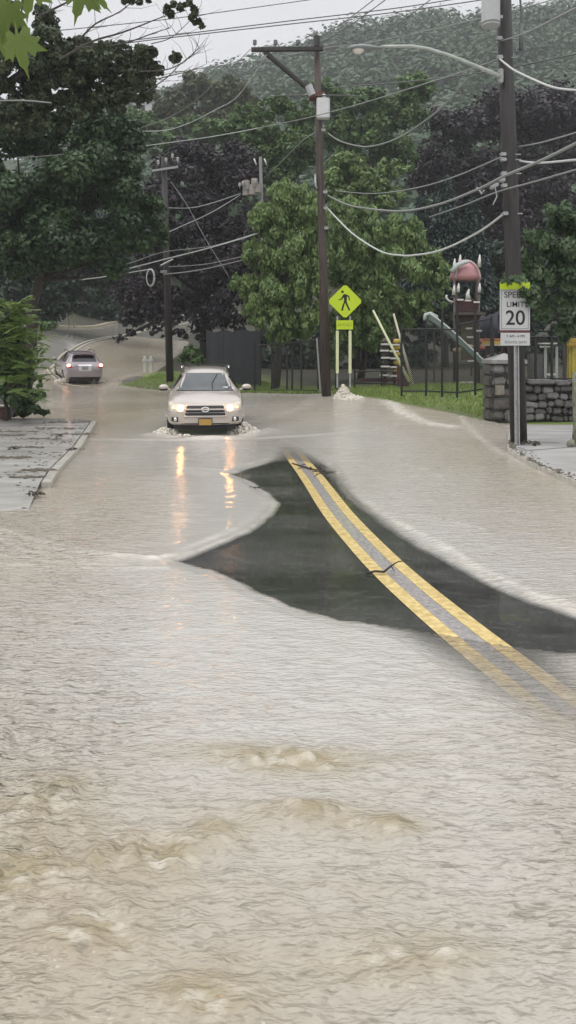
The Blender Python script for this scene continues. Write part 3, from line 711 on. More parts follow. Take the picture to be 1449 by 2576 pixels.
    conform('plate_recess', [(-.30, .72), (.30, .72), (.30, .965), (-.30, .965)], mat('silver_trim', (.62, .60, .60), rough=.25, metal=.3), 'r', .012, 6, 4)
    conform('number_plate', [(-.155, .80), (.155, .80), (.155, .945), (-.155, .945)], m_plate_w, 'r', .03, 4, 3)
    conform('rear_bumper', [(-.76, .40), (.76, .40), (.80, .60), (-.80, .60)], m_paint, 'r', .04, 12, 3, .05)
    conform('rear_lower_trim', [(-.72, .33), (.72, .33), (.74, .44), (-.74, .44)], m_black, 'r', .045, 12, 3, .05)
    MB().tube([(-.45, 4.3, .27), (-.45, 4.56, .27)], .03, 10).build('exhaust', m_rim, root)

carA = empty('suv', (-1.93, 18.55, -.01), math.atan2(-1.93, 18.6) * -1 * -1,
             'silver suv with headlights on driving towards the viewer through the muddy water', 'car', 'cars driving through the flood')
carA.rotation_euler[2] = math.atan(1.93 / 18.6)
suv(carA, paint('silver_beige_paint', (.50, .45, .40)), {'rail': True})
# far car: drives away up the road, rear towards the viewer
th = R(-24); fwd = Vector((math.sin(th), math.cos(th), 0))
rear = Vector((-9.98, 39.1, 0)); front = rear + fwd * 4.6
carB = empty('suv', (front.x, front.y, .62), 0, 'smaller distant silver suv driving away with tail lights on beside the hedge', 'car', 'cars driving through the flood')
carB.rotation_euler = Euler((R(4.5), 0, math.atan2(fwd.x, -fwd.y) + 0), 'XYZ')
carB.rotation_euler = Matrix(((-fwd.y, -fwd.x, 0), (fwd.x, -fwd.y, 0), (0, 0, 1))).to_euler()
carB.rotation_euler[0] = R(-3.6)
carB.location.z = .62
suv(carB, paint('grey_mauve_paint', (.33, .29, .31)), {'rear_only': True, 'w': .93})

# splashes thrown up by tyres and by water pouring over the kerb
m_foam = bpy.data.materials.new('water_spray'); m_foam.use_nodes = True
b = m_foam.node_tree.nodes['Principled BSDF']; b.inputs['Base Color'].default_value = (.70, .65, .56, 1); b.inputs['Roughness'].default_value = .35
def splash(name, label, spots, seed):
    rg = random.Random(seed); mb = MB()
    for (c, rx_, ry_, hz, n) in spots:
        for i in range(n):
            a = rg.uniform(0, 6.28); rr = rg.random() ** .6
            x = c[0] + rx_ * rr * math.cos(a); y = c[1] + ry_ * rr * math.sin(a)
            z = c[2] + hz * (1 - rr) ** .8 * rg.random() ** .7
            s = rg.uniform(.008, .028) * (1 + .9 * (1 - rr))
            mb.ball((x, y, z), (s * rg.uniform(.8, 1.8), s, s * rg.uniform(.6, 1.5)), 5, 4)
    o = mb.build(name, m_foam, smooth=True); tag(o, label, 'splash', kind='stuff'); return o
def carpt(car, x, y, z):
    return car.matrix_basis @ Vector((x, y, z))
c1 = carpt(carA, -.80, .7, 0); c2 = carpt(carA, .82, .7, 0); c3 = carpt(carA, 0, .25, 0)
splash('tyre_splash', 'pale spray thrown up round the front tyres of the near suv', [((c1.x - .1, c1.y - .1, .03), .40, .35, .17, 460), ((c2.x + .12, c2.y - .1, .03), .44, .38, .27, 600), ((c3.x - .45, c3.y - .3, .02), .25, .2, .06, 70)], 4)
c1 = carpt(carB, -.80, 3.6, -.0); c2 = carpt(carB, .80, 3.6, 0)
splash('tyre_splash', 'pale spray round the rear tyres of the distant suv', [((c1.x, c1.y - .4, h1(c1.x, c1.y) + .05), .5, .4, .2, 200), ((c2.x, c2.y - .4, h1(c2.x, c2.y) + .05), .5, .4, .2, 200)], 5)
g = G(866, 1004)
splash('kerb_splash', 'pale mound of water gushing over the kerb below the yellow crossing sign', [((g.x - .02, g.y, g.z + .0), .34, .3, .48, 1500), ((g.x + .3, g.y - .3, g.z), .5, .35, .14, 500)], 6)
# solid core of the gush
mb = MB(); mb.ball((g.x - .02, g.y + .05, g.z), (.30, .22, .24), 14, 8)
me_core = mb.build('kerb_gush', m_foam, smooth=True); tag(me_core, 'smooth core of the water gushing over the kerb beside the pole', 'splash', kind='stuff')
for v in me_core.data.vertices:
    v.co += Vector((random.uniform(-1, 1), random.uniform(-1, 1), random.uniform(-.5, 1.2))) * .03
# ------------------------------------------------------------------ text
def text_mesh(body, size, m, name, parent, M, depth=.002, sx=1.0, bold=.0):
    cu = bpy.data.curves.new(name, 'FONT'); cu.body = body; cu.size = size; cu.align_x = 'CENTER'; cu.align_y = 'CENTER'; cu.extrude = depth; cu.offset = bold
    t = bpy.data.objects.new(name, cu); col.objects.link(t)
    dg = bpy.context.evaluated_depsgraph_get(); dg.update()
    me = bpy.data.meshes.new_from_object(t.evaluated_get(dg)); bpy.data.objects.remove(t)
    me.transform(Matrix.Diagonal((sx, 1, 1, 1))); me.materials.clear(); me.materials.append(m)
    o = bpy.data.objects.new(name, me); col.objects.link(o); o.parent = parent; o.matrix_local = M
    return o
FACE = Euler((R(90), 0, 0)).to_matrix().to_4x4()     # text lying in x-y turned to face -Y

m_wood = mat('weathered_pole', (.024, .021, .020), rough=.6, noise=.45, nscale=5, bump=.5, bscale=16, stretch=(3, 3, .3), col2=(.045, .039, .036))
m_wood2 = mat('red_brown_pole', (.055, .038, .030), rough=.6, noise=.4, nscale=5, bump=.5, bscale=16, stretch=(3, 3, .3), col2=(.09, .066, .054))
m_galv = mat('galvanised', (.36, .36, .36), rough=.4, metal=.5, noise=.2, nscale=12)
m_grey = mat('grey_enamel', (.42, .43, .43), rough=.35, noise=.08, nscale=5)
m_whitebox = mat('pale_box', (.60, .61, .60), rough=.4, noise=.1, nscale=6)
m_porc = mat('porcelain', (.55, .54, .52), rough=.2)
m_rust = mat('rust_red', (.13, .05, .035), rough=.7, noise=.4, nscale=14)
m_lampg = mat('lamp_bowl', (.70, .66, .60), rough=.1, spec=.7)

def insulator(c, parent, s=1.0, ins_m=None):
    mb = MB().tube([(c[0], c[1], c[2]), (c[0], c[1], c[2] + .10 * s)], .012 * s)
    for k in range(3):
        mb.tube([(c[0], c[1], c[2] + (.08 + k * .045) * s), (c[0], c[1], c[2] + (.095 + k * .045) * s), (c[0], c[1], c[2] + (.12 + k * .045) * s)], [.055 * s, .06 * s, .03 * s], 10)
    return mb.build('insulator', ins_m or m_porc, parent, smooth=True)

# ---- near right pole with transformer and street lamp arm
root = rootof('utility_pole', (0, 0, 0), 'tall dark wooden utility pole standing right behind the speed limit sign', 'utility pole', 'utility poles along the road')
base = P(1306, 1112, 16.45)
top = P(1262, -160, 16.45)
root.location = (base.x, base.y, .1)
def LB(mb): return local(mb, root)
LB(MB().tube([(base.x, base.y, -.1), base.lerp(top, .3), base.lerp(top, .6), top], [.172, .165, .155, .145], 18)).build('pole', m_wood, root, smooth=True)
def on(a, b, y, d):
    """point on the axis a-b at picture row y"""
    z = CAMZ + (HY - y) * d / F; t_ = (z - a.z) / (b.z - a.z); return a.lerp(b, t_)
q = on(base, top, 68, 16.45)
tx = P(1233, 68, 16.2)
tr = LB(MB().tube([(tx.x, tx.y - .05, tx.z + .02), (tx.x, tx.y - .05, tx.z), (tx.x, tx.y - .05, tx.z + .9), (tx.x, tx.y - .05, tx.z + .93)], [.15, .185, .185, .16], 22)).build('transformer', m_grey, root, smooth=False)
LB(MB().box((tx.x + .10, tx.y + .02, tx.z + .2), (.3, .10, .06)).box((tx.x + .10, tx.y + .02, tx.z + .7), (.3, .10, .06))).build('bracket', m_galv, tr).matrix_parent_inverse = Matrix()
LB(MB().tube([(tx.x, tx.y - .05, tx.z + .03), (tx.x, tx.y - .05, tx.z + .06)], .192, 22)).build('rim_band', mat('dark_band', (.16, .16, .16), rough=.5), tr)
# conduit loop on the right of the pole
pts = [P(1290, -60, 16.3), P(1308, -10, 16.25), P(1312, 40, 16.25), P(1311, 120, 16.25)]
LB(MB().tube(pts, .022, 8).tube([P(1311, 60, 16.24), P(1311, 126, 16.24)], .045, 10).tube([P(1297, 120, 16.3), P(1300, 131, 16.2), P(1312, 131, 16.2)], .02, 6)).build('cutout_fuse', mat('fuse_dark', (.10, .11, .11), rough=.4), root, smooth=True)
for y in (103, 150, 392, 405, 440, 470, 540):
    q = on(base, top, y, 16.45)
    LB(MB().box((q.x - .16, q.y - .12, q.z), (.10, .10, .07)).tube([(q.x - .24, q.y - .12, q.z), (q.x + .2, q.y - .12, q.z)], .012)).build('clamp', m_galv, root)
# street lamp: moves with the pole, built as its own part chain
q = on(base, top, 185, 16.45)
lampT = LB(MB().tube([P(1262, 196, 16.3), P(1240, 184, 16.2), P(1190, 163, 16.1), P(1130, 139, 16.0), P(1075, 122, 15.95), P(1035, 116, 15.9), P(960, 117, 15.85)],
        [.05, .045, .036, .034, .033, .032, .03], 10)).build('lamp_arm', mat('arm_aluminium', (.42, .45, .41), rough=.4, metal=.3, noise=.15), root, smooth=True)
LB(MB().box(P(1259, 192, 16.3), (.10, .12, .30), bev=.02)).build('arm_plate', m_galv, lampT)
hp = P(918, 122, 15.8)
hd = MB(); N_ = 12
prof = [(0, .012, .0), (.06, .09, .05), (.16, .125, .075), (.30, .13, .08), (.45, .10, .065), (.60, .055, .04), (.72, .035, .034)]
for i, (xx, wy_, hz) in enumerate(prof):
    for k in range(N_):
        a = 2 * math.pi * k / N_; sz = math.sin(a)
        hd.v.append((hp.x - .36 + xx, hp.y + wy_ * math.cos(a), hp.z + (hz if sz > 0 else hz * .35) * sz - .05 * (.4 - xx) * .5))
for i in range(len(prof) - 1):
    for k in range(N_): hd.f.append((i * N_ + k, i * N_ + (k + 1) % N_, (i + 1) * N_ + (k + 1) % N_, (i + 1) * N_ + k)); hd.m.append(0)
hd.f += [tuple(range(N_)), tuple(range((len(prof) - 1) * N_, len(prof) * N_))]; hd.m += [0, 0]
LB(hd).build('lamp_head', mat('lamp_head_grey', (.22, .24, .23), rough=.4, noise=.1), root, smooth=True)
LB(MB().ball((hp.x - .13, hp.y, hp.z - .035), (.12, .09, .075), 14, 8)).build('lamp_bowl', m_lampg, root, smooth=True)

# ---- middle pole
rootB = rootof('utility_pole', (0, 0, 0), 'brown wooden utility pole with one long side crossarm beside the yellow crossing sign', 'utility pole', 'utility poles along the road')
bb = P(822, 997, 26.7); tb_ = P(796, 90, 26.7); rootB.location = (bb.x, bb.y, bb.z)
def LL(mb, r=None): return local(mb, r or rootB)
LL(MB().tube([bb - Vector((0, 0, .3)), bb.lerp(tb_, .35), bb.lerp(tb_, .7), tb_], [.165, .145, .125, .105], 16)).build('pole', m_wood2, rootB, smooth=True)
LL(MB().tube([P(797, 92, 26.55), P(797, 118, 26.55)], .11, 12)).build('pole_cap', mat('cap_dark', (.03, .03, .03), rough=.5), rootB)
ca = MB(); a = P(632, 125, 26.45); b_ = P(812, 123, 26.45)
ca.box(((a.x + b_.x) / 2, a.y, (a.z + b_.z) / 2), ((b_ - a).length, .12, .13), rot=(0, -math.atan2(b_.z - a.z, b_.x - a.x), 0), bev=.01)
cro = LL(ca).build('crossarm', m_wood, rootB)
for x in (641, 693, 749):
    q = P(x, 119, 26.45); insulator(tuple(Vector((q.x, q.y, q.z)) - rootB.location), cro, 1.2, mat('insulator_grey', (.25, .25, .26), rough=.3))
LL(MB().tube([P(666, 131, 26.5), P(780, 228, 26.5)], [.085, .085], 8)).build('arm_brace', m_wood, rootB)
LL(MB().tube([P(776, 216, 26.45), P(786, 240, 26.45)], .13, 10)).build('brace_shoe', m_grey, rootB)
q = P(798, 242, 26.6); LL(MB().box(q, (.52, .42, .17), rot=(0, R(-8), 0), bev=.03)).build('steel_band', m_rust, rootB)
q = P(813, 273, 26.4); bx = LL(MB().box(q, (.44, .24, .68), bev=.03)).build('control_box', m_whitebox, rootB)
LL(MB().box(q + Vector((.245, .02, 0)), (.03, .26, .72))).build('box_edge', m_black, bx)
LL(MB().ball(P(815, 241, 26.4), .07, 10, 6)).build('photo_cell', m_whitebox, rootB, smooth=True)
for y in (330, 485, 525, 575):
    q = on(bb, tb_, y, 26.7); LL(MB().box((q.x + .14, q.y - .12, q.z), (.14, .08, .09))).build('clamp', m_galv, rootB)
q = on(bb, tb_, 447, 26.7); LL(MB().tube([(q.x - .18, q.y - .1, q.z + .1), (q.x - .17, q.y - .12, q.z - .3), (q.x - .12, q.y - .12, q.z - .38)], .035, 8)).build('conduit', m_galv, rootB, smooth=True)
LL(MB().tube([P(797, 850, 26.5), P(806, 985, 26.5)], .03, 8)).build('ground_wire_guard', mat('guard', (.25, .25, .24), rough=.5), rootB)

# ---- left pole
rootC = rootof('utility_pole', (0, 0, 0), 'slim utility pole with small crossarm in front of the dark purple beech', 'utility pole', 'utility poles along the road')
bc = P(428, 952, 38); tc_ = P(412, 395, 38); rootC.location = bc[:]
LL(MB().tube([bc - Vector((0, 0, .4)), bc.lerp(tc_, .5), tc_], [.18, .165, .13], 14), rootC).build('pole', m_wood, rootC, smooth=True)
cro = LL(MB().box(P(415, 425, 37.8), (1.25, .1, .1), rot=(0, R(-9), 0)), rootC).build('crossarm', m_galv, rootC)
for x, y in ((398, 418), (418, 412), (434, 402), (447, 410)):
    insulator(tuple(P(x, y, 37.8) - bc), cro, 1.3)
LL(MB().tube([P(404, 668, 37.7), P(436, 652, 37.7)], .04, 8).box(P(412, 683, 37.7), (.3, .12, .12)), rootC).build('clamp', m_galv, rootC)

# ---- slim far pole with transformers
rootD = rootof('utility_pole', (0, 0, 0), 'thin distant utility pole with twin white fuses rising behind the weeping green tree', 'utility pole', 'utility poles along the road')
bd = P(668, 900, 48); td = P(655, 395, 48); rootD.location = bd[:]
LL(MB().tube([bd, td], [.13, .10], 12), rootD).build('pole', mat('pole_grey', (.16, .16, .15), rough=.6), rootD, smooth=True)
for x in (642, 668):
    LL(MB().tube([P(x - 3, 399, 47.8), P(x + 3, 416, 47.8)], .05, 8), rootD).build('fuse', m_porc, rootD, smooth=True)
cl = MB()
for x, y, s_ in ((620, 466, .28), (640, 460, .26), (634, 478, .30), (618, 482, .24), (648, 474, .26)):
    q = P(x, y, 47.6); cl.tube([(q.x, q.y, q.z - s_), (q.x, q.y, q.z + s_)], [s_ * .8, s_ * .75], 12)
LL(cl, rootD).build('transformer', mat('transformer_beige', (.30, .27, .24), rough=.5, noise=.2), rootD)
for x, y in ((603, 474), (611, 470), (642, 466)): insulator(tuple(P(x, y, 47.3) - bd), rootD, 1.6)
LL(MB().tube([P(658, 525, 47.5), P(657, 548, 47.5)], .08, 10), rootD).build('conduit', m_porc, rootD)

# ------------------------------------------------------------------ cables
m_cab = {'d': mat('cable_dark', (.10, .105, .10), rough=.5), 'm': mat('cable_grey', (.24, .25, .24), rough=.45), 'w': mat('cable_pale', (.52, .54, .52), rough=.4)}
def smooth_pts(pts, n=6):
    out_ = []
    k = len(pts)
    for i in range(k - 1):
        p0, p1, p2, p3 = pts[max(i - 1, 0)], pts[i], pts[i + 1], pts[min(i + 2, k - 1)]
        for j in range(n):
            t_ = j / n
            out_.append(.5 * ((2 * p1) + (p2 - p0) * t_ + (2 * p0 - 5 * p1 + 4 * p2 - p3) * t_ ** 2 + (3 * p1 - p0 - 3 * p2 + p3) * t_ ** 3))
    out_.append(pts[-1]); return out_
def cable(label, px, d0, d1, kind='m', r=.012):
    n = len(px); L = [0]
    for (a, b), (c, d) in zip(px[:-1], px[1:]): L.append(L[-1] + math.hypot(c - a, d - b))
    pts = [P(x, y, 1 / ((1 - l / L[-1]) / d0 + (l / L[-1]) / d1)) for (x, y), l in zip(px, L)]
    o = MB().tube(smooth_pts(pts), r, 6).build('overhead_cable', m_cab[kind], smooth=True)
    return tag(o, label, 'cable', 'overhead cables strung between the poles')
cable('thin topmost cable crossing the sky from the upper left tree to the top edge', [(60, 85), (215, 70), (390, 52), (500, 38), (725, 7), (900, -18)], 26, 30, 'd', .014)
cable('upper of the two parallel cables crossing the sky above the long crossarm', [(200, 118), (400, 93), (725, 53), (1000, 20), (1200, -12)], 25, 25, 'd', .016)
cable('lower of the two parallel cables crossing the sky above the long crossarm', [(200, 124), (400, 98), (725, 61), (1000, 30), (1290, -12)], 25.3, 24, 'd', .016)
cable('cable passing behind the top of the middle pole and the transformer of the near pole', [(300, 205), (440, 183), (537, 167), (665, 150), (825, 120), (945, 105), (1255, 36), (1400, -4)], 34, 24, 'm', .017)
cable('steep cable climbing from the tip of the middle pole to the top edge, left one', [(805, 95), (870, 52), (955, -12)], 26.7, 17, 'd', .011)
cable('steep cable climbing from just under the tip of the middle pole, right one', [(807, 107), (880, 64), (985, -12)], 26.7, 16, 'd', .011)
cable('lone steep cable leaving the wooded hilltop above the street lamp', [(940, 104), (1000, 62), (1100, -14)], 24, 17, 'd', .010)
cable('taut cable rising from the near pole to the right edge below the transformer', [(1262, 103), (1330, 80), (1400, 45), (1480, 5)], 16.3, 12, 'm', .016)
cable('thick white cable sagging from the near pole at lamp arm height to the right edge', [(1257, 148), (1275, 163), (1300, 180), (1375, 214), (1425, 225), (1500, 228)], 16.3, 12, 'w', .020)
cable('dark cable from the rusty band of the middle pole rising to the right edge', [(825, 222), (950, 212), (1075, 200), (1260, 175), (1500, 124)], 26.6, 15, 'd', .016)
cable('grey cable running just under the pale control box and up to the near pole', [(650, 322), (725, 307), (800, 290), (910, 260), (1065, 212), (1180, 175), (1250, 150)], 27.2, 16.4, 'm', .014)
cable('deeply sagging drop cable hung from the middle pole up to the near pole top', [(825, 335), (850, 352), (890, 365), (935, 368), (1005, 345), (1100, 280), (1175, 200), (1245, 113)], 26.6, 16.4, 'm', .022)
cable('thin dark horizontal cable through the rusty band of the middle pole', [(690, 241), (760, 240), (860, 240), (900, 242)], 26.8, 26, 'd', .02)
cable('slack grey cable from the middle pole rising to the near pole above the splice', [(845, 480), (940, 487), (1050, 472), (1150, 442), (1265, 393)], 26.6, 16.4, 'm', .015)
cable('thick cable bundle sagging from the middle pole past the splice to the right edge', [(825, 492), (858, 508), (900, 521), (1005, 531), (1100, 515), (1200, 477), (1270, 442), (1365, 402), (1500, 335)], 26.6, 12, 'm', .026)
cable('cable just under the splice running up to the right edge', [(1080, 546), (1170, 515), (1250, 483), (1340, 458), (1500, 412)], 22, 12, 'm', .016)
cable('short grey cable right of the near pole, uppermost of the lower group', [(1303, 369), (1350, 361), (1400, 348), (1500, 318)], 16.4, 13, 'm', .014)
cable('bright short white cable right of the near pole just above the splice', [(1308, 405), (1340, 409), (1375, 409), (1500, 397)], 16.3, 13, 'w', .022)
cable('thick pale cable sagging lowest from the middle pole back up to the near pole', [(825, 525), (850, 552), (885, 586), (925, 614), (965, 635), (1005, 642), (1040, 642), (1110, 629), (1200, 586), (1265, 540)], 26.6, 16.4, 'w', .024)
cable('upper of the three bundled cables passing in front of the slim left pole', [(270, 676), (330, 661), (412, 634), (533, 619), (640, 588)], 36, 34, 'm', .018)
cable('thick brightest cable passing in front of the slim left pole', [(270, 688), (330, 674), (404, 655), (533, 622), (640, 590), (700, 566)], 35, 33, 'w', .026)
cable('lowest left cable from the left tree to the coiled loop', [(200, 704), (257, 697), (330, 685), (378, 677)], 36, 36, 'w', .02)
cable('lowest cable right of the slim left pole fading behind the weeping tree', [(412, 690), (470, 684), (533, 673), (620, 652)], 37.6, 34, 'm', .026)
cable('cable just above the lowest one right of the slim left pole', [(423, 671), (480, 668), (533, 662), (620, 643)], 37.6, 34, 'm', .018)
cable('sagging cable from the slim left pole to the transformer cluster', [(423, 523), (480, 523), (533, 511), (605, 487)], 37.7, 46, 'm', .030)
cable('straight broken looking cable below the transformer cluster', [(405, 592), (455, 570), (533, 534), (605, 490)], 37.7, 46, 'm', .028)
cable('thin slanting guy wire from the top of the slim left pole to the weeping tree', [(430, 457), (470, 515), (519, 604), (580, 702)], 37.6, 33, 'm', .010)
cable('long sagging cable from the end of the crossarm into the left tree', [(320, 332), (410, 302), (480, 262), (565, 187), (630, 124)], 36, 26.4, 'm', .013)
cable('sagging cable from the arm brace into the left tree', [(350, 330), (415, 328), (475, 310), (540, 277), (600, 240), (670, 138)], 36, 26.4, 'w', .016)
cable('low cable from the left tree to the pale control box', [(340, 370), (440, 357), (525, 345), (600, 332), (650, 322)], 36, 27.2, 'w', .015)
cable('pale cable rising from the thin distant pole to the middle pole', [(665, 447), (700, 415), (725, 390), (760, 355), (800, 330)], 47, 27, 'm', .024)
cable('pale cable across the upper left tree below the near leaves', [(-20, 254), (60, 253), (130, 259)], 20, 20, 'm', .018)
cable('short pale cable showing in the middle of the left tree', [(40, 396), (90, 394), (160, 388)], 24, 24, 'm', .014)
# coil
q = P(378, 698, 35.8); r_ = MB()
for k in range(3): r_.tube([(q.x + (.16 + .015 * k) * math.cos(a), q.y + .05 * k, q.z + (.36 + .02 * k) * math.sin(a)) for a in [i * 2 * math.pi / 24 for i in range(25)]], .022, 6)
tag(r_.build('cable_coil', m_cab['w'], smooth=True), 'white coiled loop of spare cable hanging left of the slim pole', 'cable coil')
# splice hanging on the near pole
r_ = MB()
q = P(1243, 468, 16.1)
r_.box(q, (.20, .10, .08), rot=(0, R(-30), 0), bev=.02).box(P(1262, 452, 16.1), (.14, .1, .1), bev=.02).tube([P(1200, 472, 16.2), P(1212, 488, 16.1), P(1218, 478, 16.1)], .018).tube([P(1245, 470, 16.0), P(1250, 495, 16.0), P(1240, 515, 16.0)], .014)
tag(r_.build('cable_splice', m_galv), 'grey splice box with loose tails strapped left of the near pole', 'splice box')

# ------------------------------------------------------------------ signs
m_fluo = mat('fluorescent_yellow', (.52, .68, .02), rough=.45, noise=.04, nscale=3, emit=(.5, .7, .0), estr=.0)
m_ink = mat('sign_black', (.008, .008, .008), rough=.5)
m_white = mat('sign_white', (.50, .51, .50), rough=.4, noise=.06, nscale=4)
m_postw = mat('post_cover_yellow', (.66, .70, .42), rough=.4, noise=.08)
m_alu = mat('sign_aluminium', (.35, .35, .35), rough=.4, metal=.6)
d = 26.0; s = F / d
q = P(868, 758, d); root = rootof('crossing_sign', (q.x, q.y, P(868, 970, d).z - .2), 'yellow diamond pedestrian crossing sign on two pale posts behind the gushing water', 'sign', )
hw = 43 / s
M0 = Matrix.Translation(q)
def rdiamond(r, c=.06):
    pts = []
    for k in range(4):
        a = math.pi / 2 * k
        for o_ in (-1, 1):
            vx, vz = math.cos(a) * (r - c), math.sin(a) * (r - c)
            tx_, tz_ = -math.sin(a), math.cos(a)
            pts.append((vx + tx_ * c * o_ * .9 + math.cos(a) * c * .35, vz + tz_ * c * o_ * .9 + math.sin(a) * c * .35))
    return pts
pl = local(MB().prismM(rdiamond(hw), .004, M0), root).build('sign_panel', m_fluo, root)
# walking figure: outline shapes 3 mm thick just in front of the panel
u_ = hw / 2 / 170.0      # source-pixels of the enlarged view (1449 px = 180 source px)
def zp(x, y): return ((x - 497) * hw / 340, (590 - y) * hw / 350)
fg = MB(); Mf = Matrix.Translation(q + Vector((0, -.005, 0)))
def fpoly(pts): fg.prismM([zp(*p) for p in pts], .003, Mf)
hc = (446, 393)
fpoly([(hc[0] + 27 * math.cos(a), hc[1] + 27 * math.sin(a)) for a in [i * 2 * math.pi / 14 for i in range(14)]])
fpoly([(462, 452), (480, 440), (512, 442), (534, 462), (532, 560), (528, 600), (474, 600), (476, 540), (470, 500)])
fpoly([(462, 452), (478, 462), (476, 500), (428, 556), (368, 566), (362, 552), (410, 538)])
fpoly([(512, 442), (580, 480), (592, 560), (584, 582), (568, 545), (560, 500), (520, 480)])
fpoly([(474, 596), (506, 600), (486, 650), (452, 780), (418, 776), (440, 690)])
fpoly([(500, 598), (530, 596), (552, 660), (600, 764), (572, 782), (530, 690), (504, 630)])
local(fg, root).build('walking_figure', m_ink, pl)
q2 = P(867, 817, d)
pq = local(MB().box(q2, (42 / s, .004, 23 / s), bev=.0015), root).build('plaque', m_fluo, root)
text_mesh('AHEAD', .17, mat('faded_ink', (.30, .38, .02), rough=.5), 'lettering', pq, Matrix.Translation(q2 - Vector(root.location) + Vector((0, -.004, 0))) @ FACE, .001, .9)
for x in (849, 881):
    a = P(x, 795, d + .05); b_ = P(x - 1 + (x > 860) * 0, 975, d + .05)
    post = local(MB().box(((a.x + b_.x) / 2, a.y, (a.z + b_.z) / 2), (.055, .05, a.z - b_.z)), root).build('post', m_galv, root)
    c_ = P(x, 832, d - .02); e_ = P(x - 1, 939, d - .02)
    local(MB().box(((c_.x + e_.x) / 2, c_.y, (c_.z + e_.z) / 2), (.095, .03, c_.z - e_.z), bev=.004), root).build('post_cover', m_postw, post)

d = 15.9; s = F / d
q = P(1295, 779, d); root = rootof('speed_limit_sign', (q.x, q.y, .12), 'white speed limit 20 sign on a steel post in front of the near utility pole', 'sign')
pan = local(MB().box(q, (76 / s, .004, 103 / s), bev=.0015), root).build('sign_panel', m_white, root)
def txt(body, x, y, size, sx=1.0, m=None, bold=0.0, par=None, name='lettering'):
    p = P(x, y, d) - Vector(root.location) + Vector((0, -.0045, 0))
    return text_mesh(body, size, m or m_ink, name, par or pan, Matrix.Translation(p) @ FACE, .001, sx, bold)
txt('SPEED', 1296, 742, .17, .98, bold=.001); txt('LIMIT', 1296, 766, .155, .98, bold=.001); txt('20', 1296, 801, .41, .98, bold=.004)
bd_ = MB()
for (x0, y0, x1, y1) in ((1260.5, 730.5, 1329.5, 732), (1260.5, 826, 1329.5, 827.5), (1260.5, 730.5, 1262, 827.5), (1328, 730.5, 1329.5, 827.5)):
    a = P(x0, y0, d); b_ = P(x1, y1, d); bd_.box(((a.x + b_.x) / 2, a.y - .004, (a.z + b_.z) / 2), (abs(b_.x - a.x), .002, abs(b_.z - a.z)))
local(bd_, root).build('border_line', mat('line_grey', (.22, .22, .22), rough=.5), pan)
local(MB().box(P(1295, 719, d), (76 / s, .004, 19 / s), bev=.0015), root).build('school_plaque', m_fluo, root)
local(MB().box(P(1295, 833.5, d + .03), (76 / s, .02, 8 / s)), root).build('red_strip', mat('dull_red', (.16, .05, .05), rough=.5, noise=.4, nscale=20), root)
lp = local(MB().box(P(1296, 853, d), (74 / s, .004, 32 / s), bev=.0015), root).build('hours_plaque', m_white, root)
txt('7 AM - 4 PM', 1297, 846, .075, .95, par=lp); txt('SCHOOL DAYS', 1297, 861, .068, .95, m=mat('grey_ink', (.15, .15, .15), rough=.5), par=lp)
a = P(1297, 735, d + .05); b_ = P(1301, 1124, d + .05)
post = MB(); pv = [(-.052, -.02), (-.030, -.02), (-.020, .02), (.020, .02), (.030, -.02), (.052, -.02), (.052, -.014), (.034, -.014), (.024, .026), (-.024, .026), (-.034, -.014), (-.052, -.014)]
n_ = len(pv); post.v = [(b_.x + x, b_.y + y, -.1) for x, y in pv] + [(a.x + x, a.y + y, a.z) for x, y in pv]
post.f = [(i, (i + 1) % n_, n_ + (i + 1) % n_, n_ + i) for i in range(n_)] + [tuple(range(n_)), tuple(range(n_, 2 * n_))]; post.m = [0] * len(post.f)
local(post, root).build('post', m_galv, root)

# distant sign on two posts on the far kerb
d = 60; q = P(179, 745, d); s = F / d
root = rootof('road_sign', (q.x, q.y, P(180, 822, d).z), 'small distant pale sign on twin posts at the top of the climbing road', 'sign')
local(MB().box(q, (.42, .02, .55), bev=.005), root).build('sign_panel', mat('sign_back_grey', (.16, .18, .16), rough=.6), root)
for x in (174, 187):
    a = P(x - 2, 740, d + .05); b_ = P(x, 826, d + .05); local(MB().tube([b_, a], .055, 8), root).build('post', m_postw, root)
# low white rail with posts on the grass island
d = 40; root = rootof('roadside_rail', P(372, 925, d), 'short low white rail on two posts on the grass island left of the slim pole', 'rail')
for x in (364, 379):
    local(MB().box((P(x, 905, d) + P(x, 928, d)) / 2, (.12, .08, (P(x, 885, d) - P(x, 928, d)).z)), root).build('post', mat('white_post', (.6, .62, .52), rough=.5), root)
local(MB().box(P(371, 906, d - .1), (.55, .05, .10)), root).build('rail', m_white, root)

# ------------------------------------------------------------------ right side: pillar, stone wall, fences, playground
m_stone = mat('rubble_stone', (.055, .052, .05), rough=.55, noise=.4, nscale=6, bump=.6, bscale=10, col2=(.14, .13, .115))
m_stone_l = mat('pale_stone', (.16, .155, .145), rough=.5, noise=.3, nscale=8, bump=.5, bscale=12)
m_mortar = mat('dark_mortar', (.045, .042, .04), rough=.8, noise=.3, nscale=10)
def rubble(mb, x0, x1, z0, z1, y, seed, rows=5, big=1.0, mis=(0, 1)):
    rg = random.Random(seed); z = z0
    hh = (z1 - z0) / rows
    for r in range(rows):
        x = x0
        while x < x1 - .04:
            wd = min(rg.uniform(.16, .42) * big, x1 - x); hz = hh * rg.uniform(.80, 1.0)
            mb.box((x + wd / 2, y + rg.uniform(-.05, .04), z + hz / 2 + rg.uniform(-.03, .03)), (wd - rg.uniform(.0, .05), .16, hz * rg.uniform(.75, 1.05)), rot=(R(rg.uniform(-8, 8)), R(rg.uniform(-11, 11)), R(rg.uniform(-8, 8))), mi=rg.choice(mis), bev=min(wd, hz) * .18)
            x += wd
        z += hh
d = 20.9; s = F / d
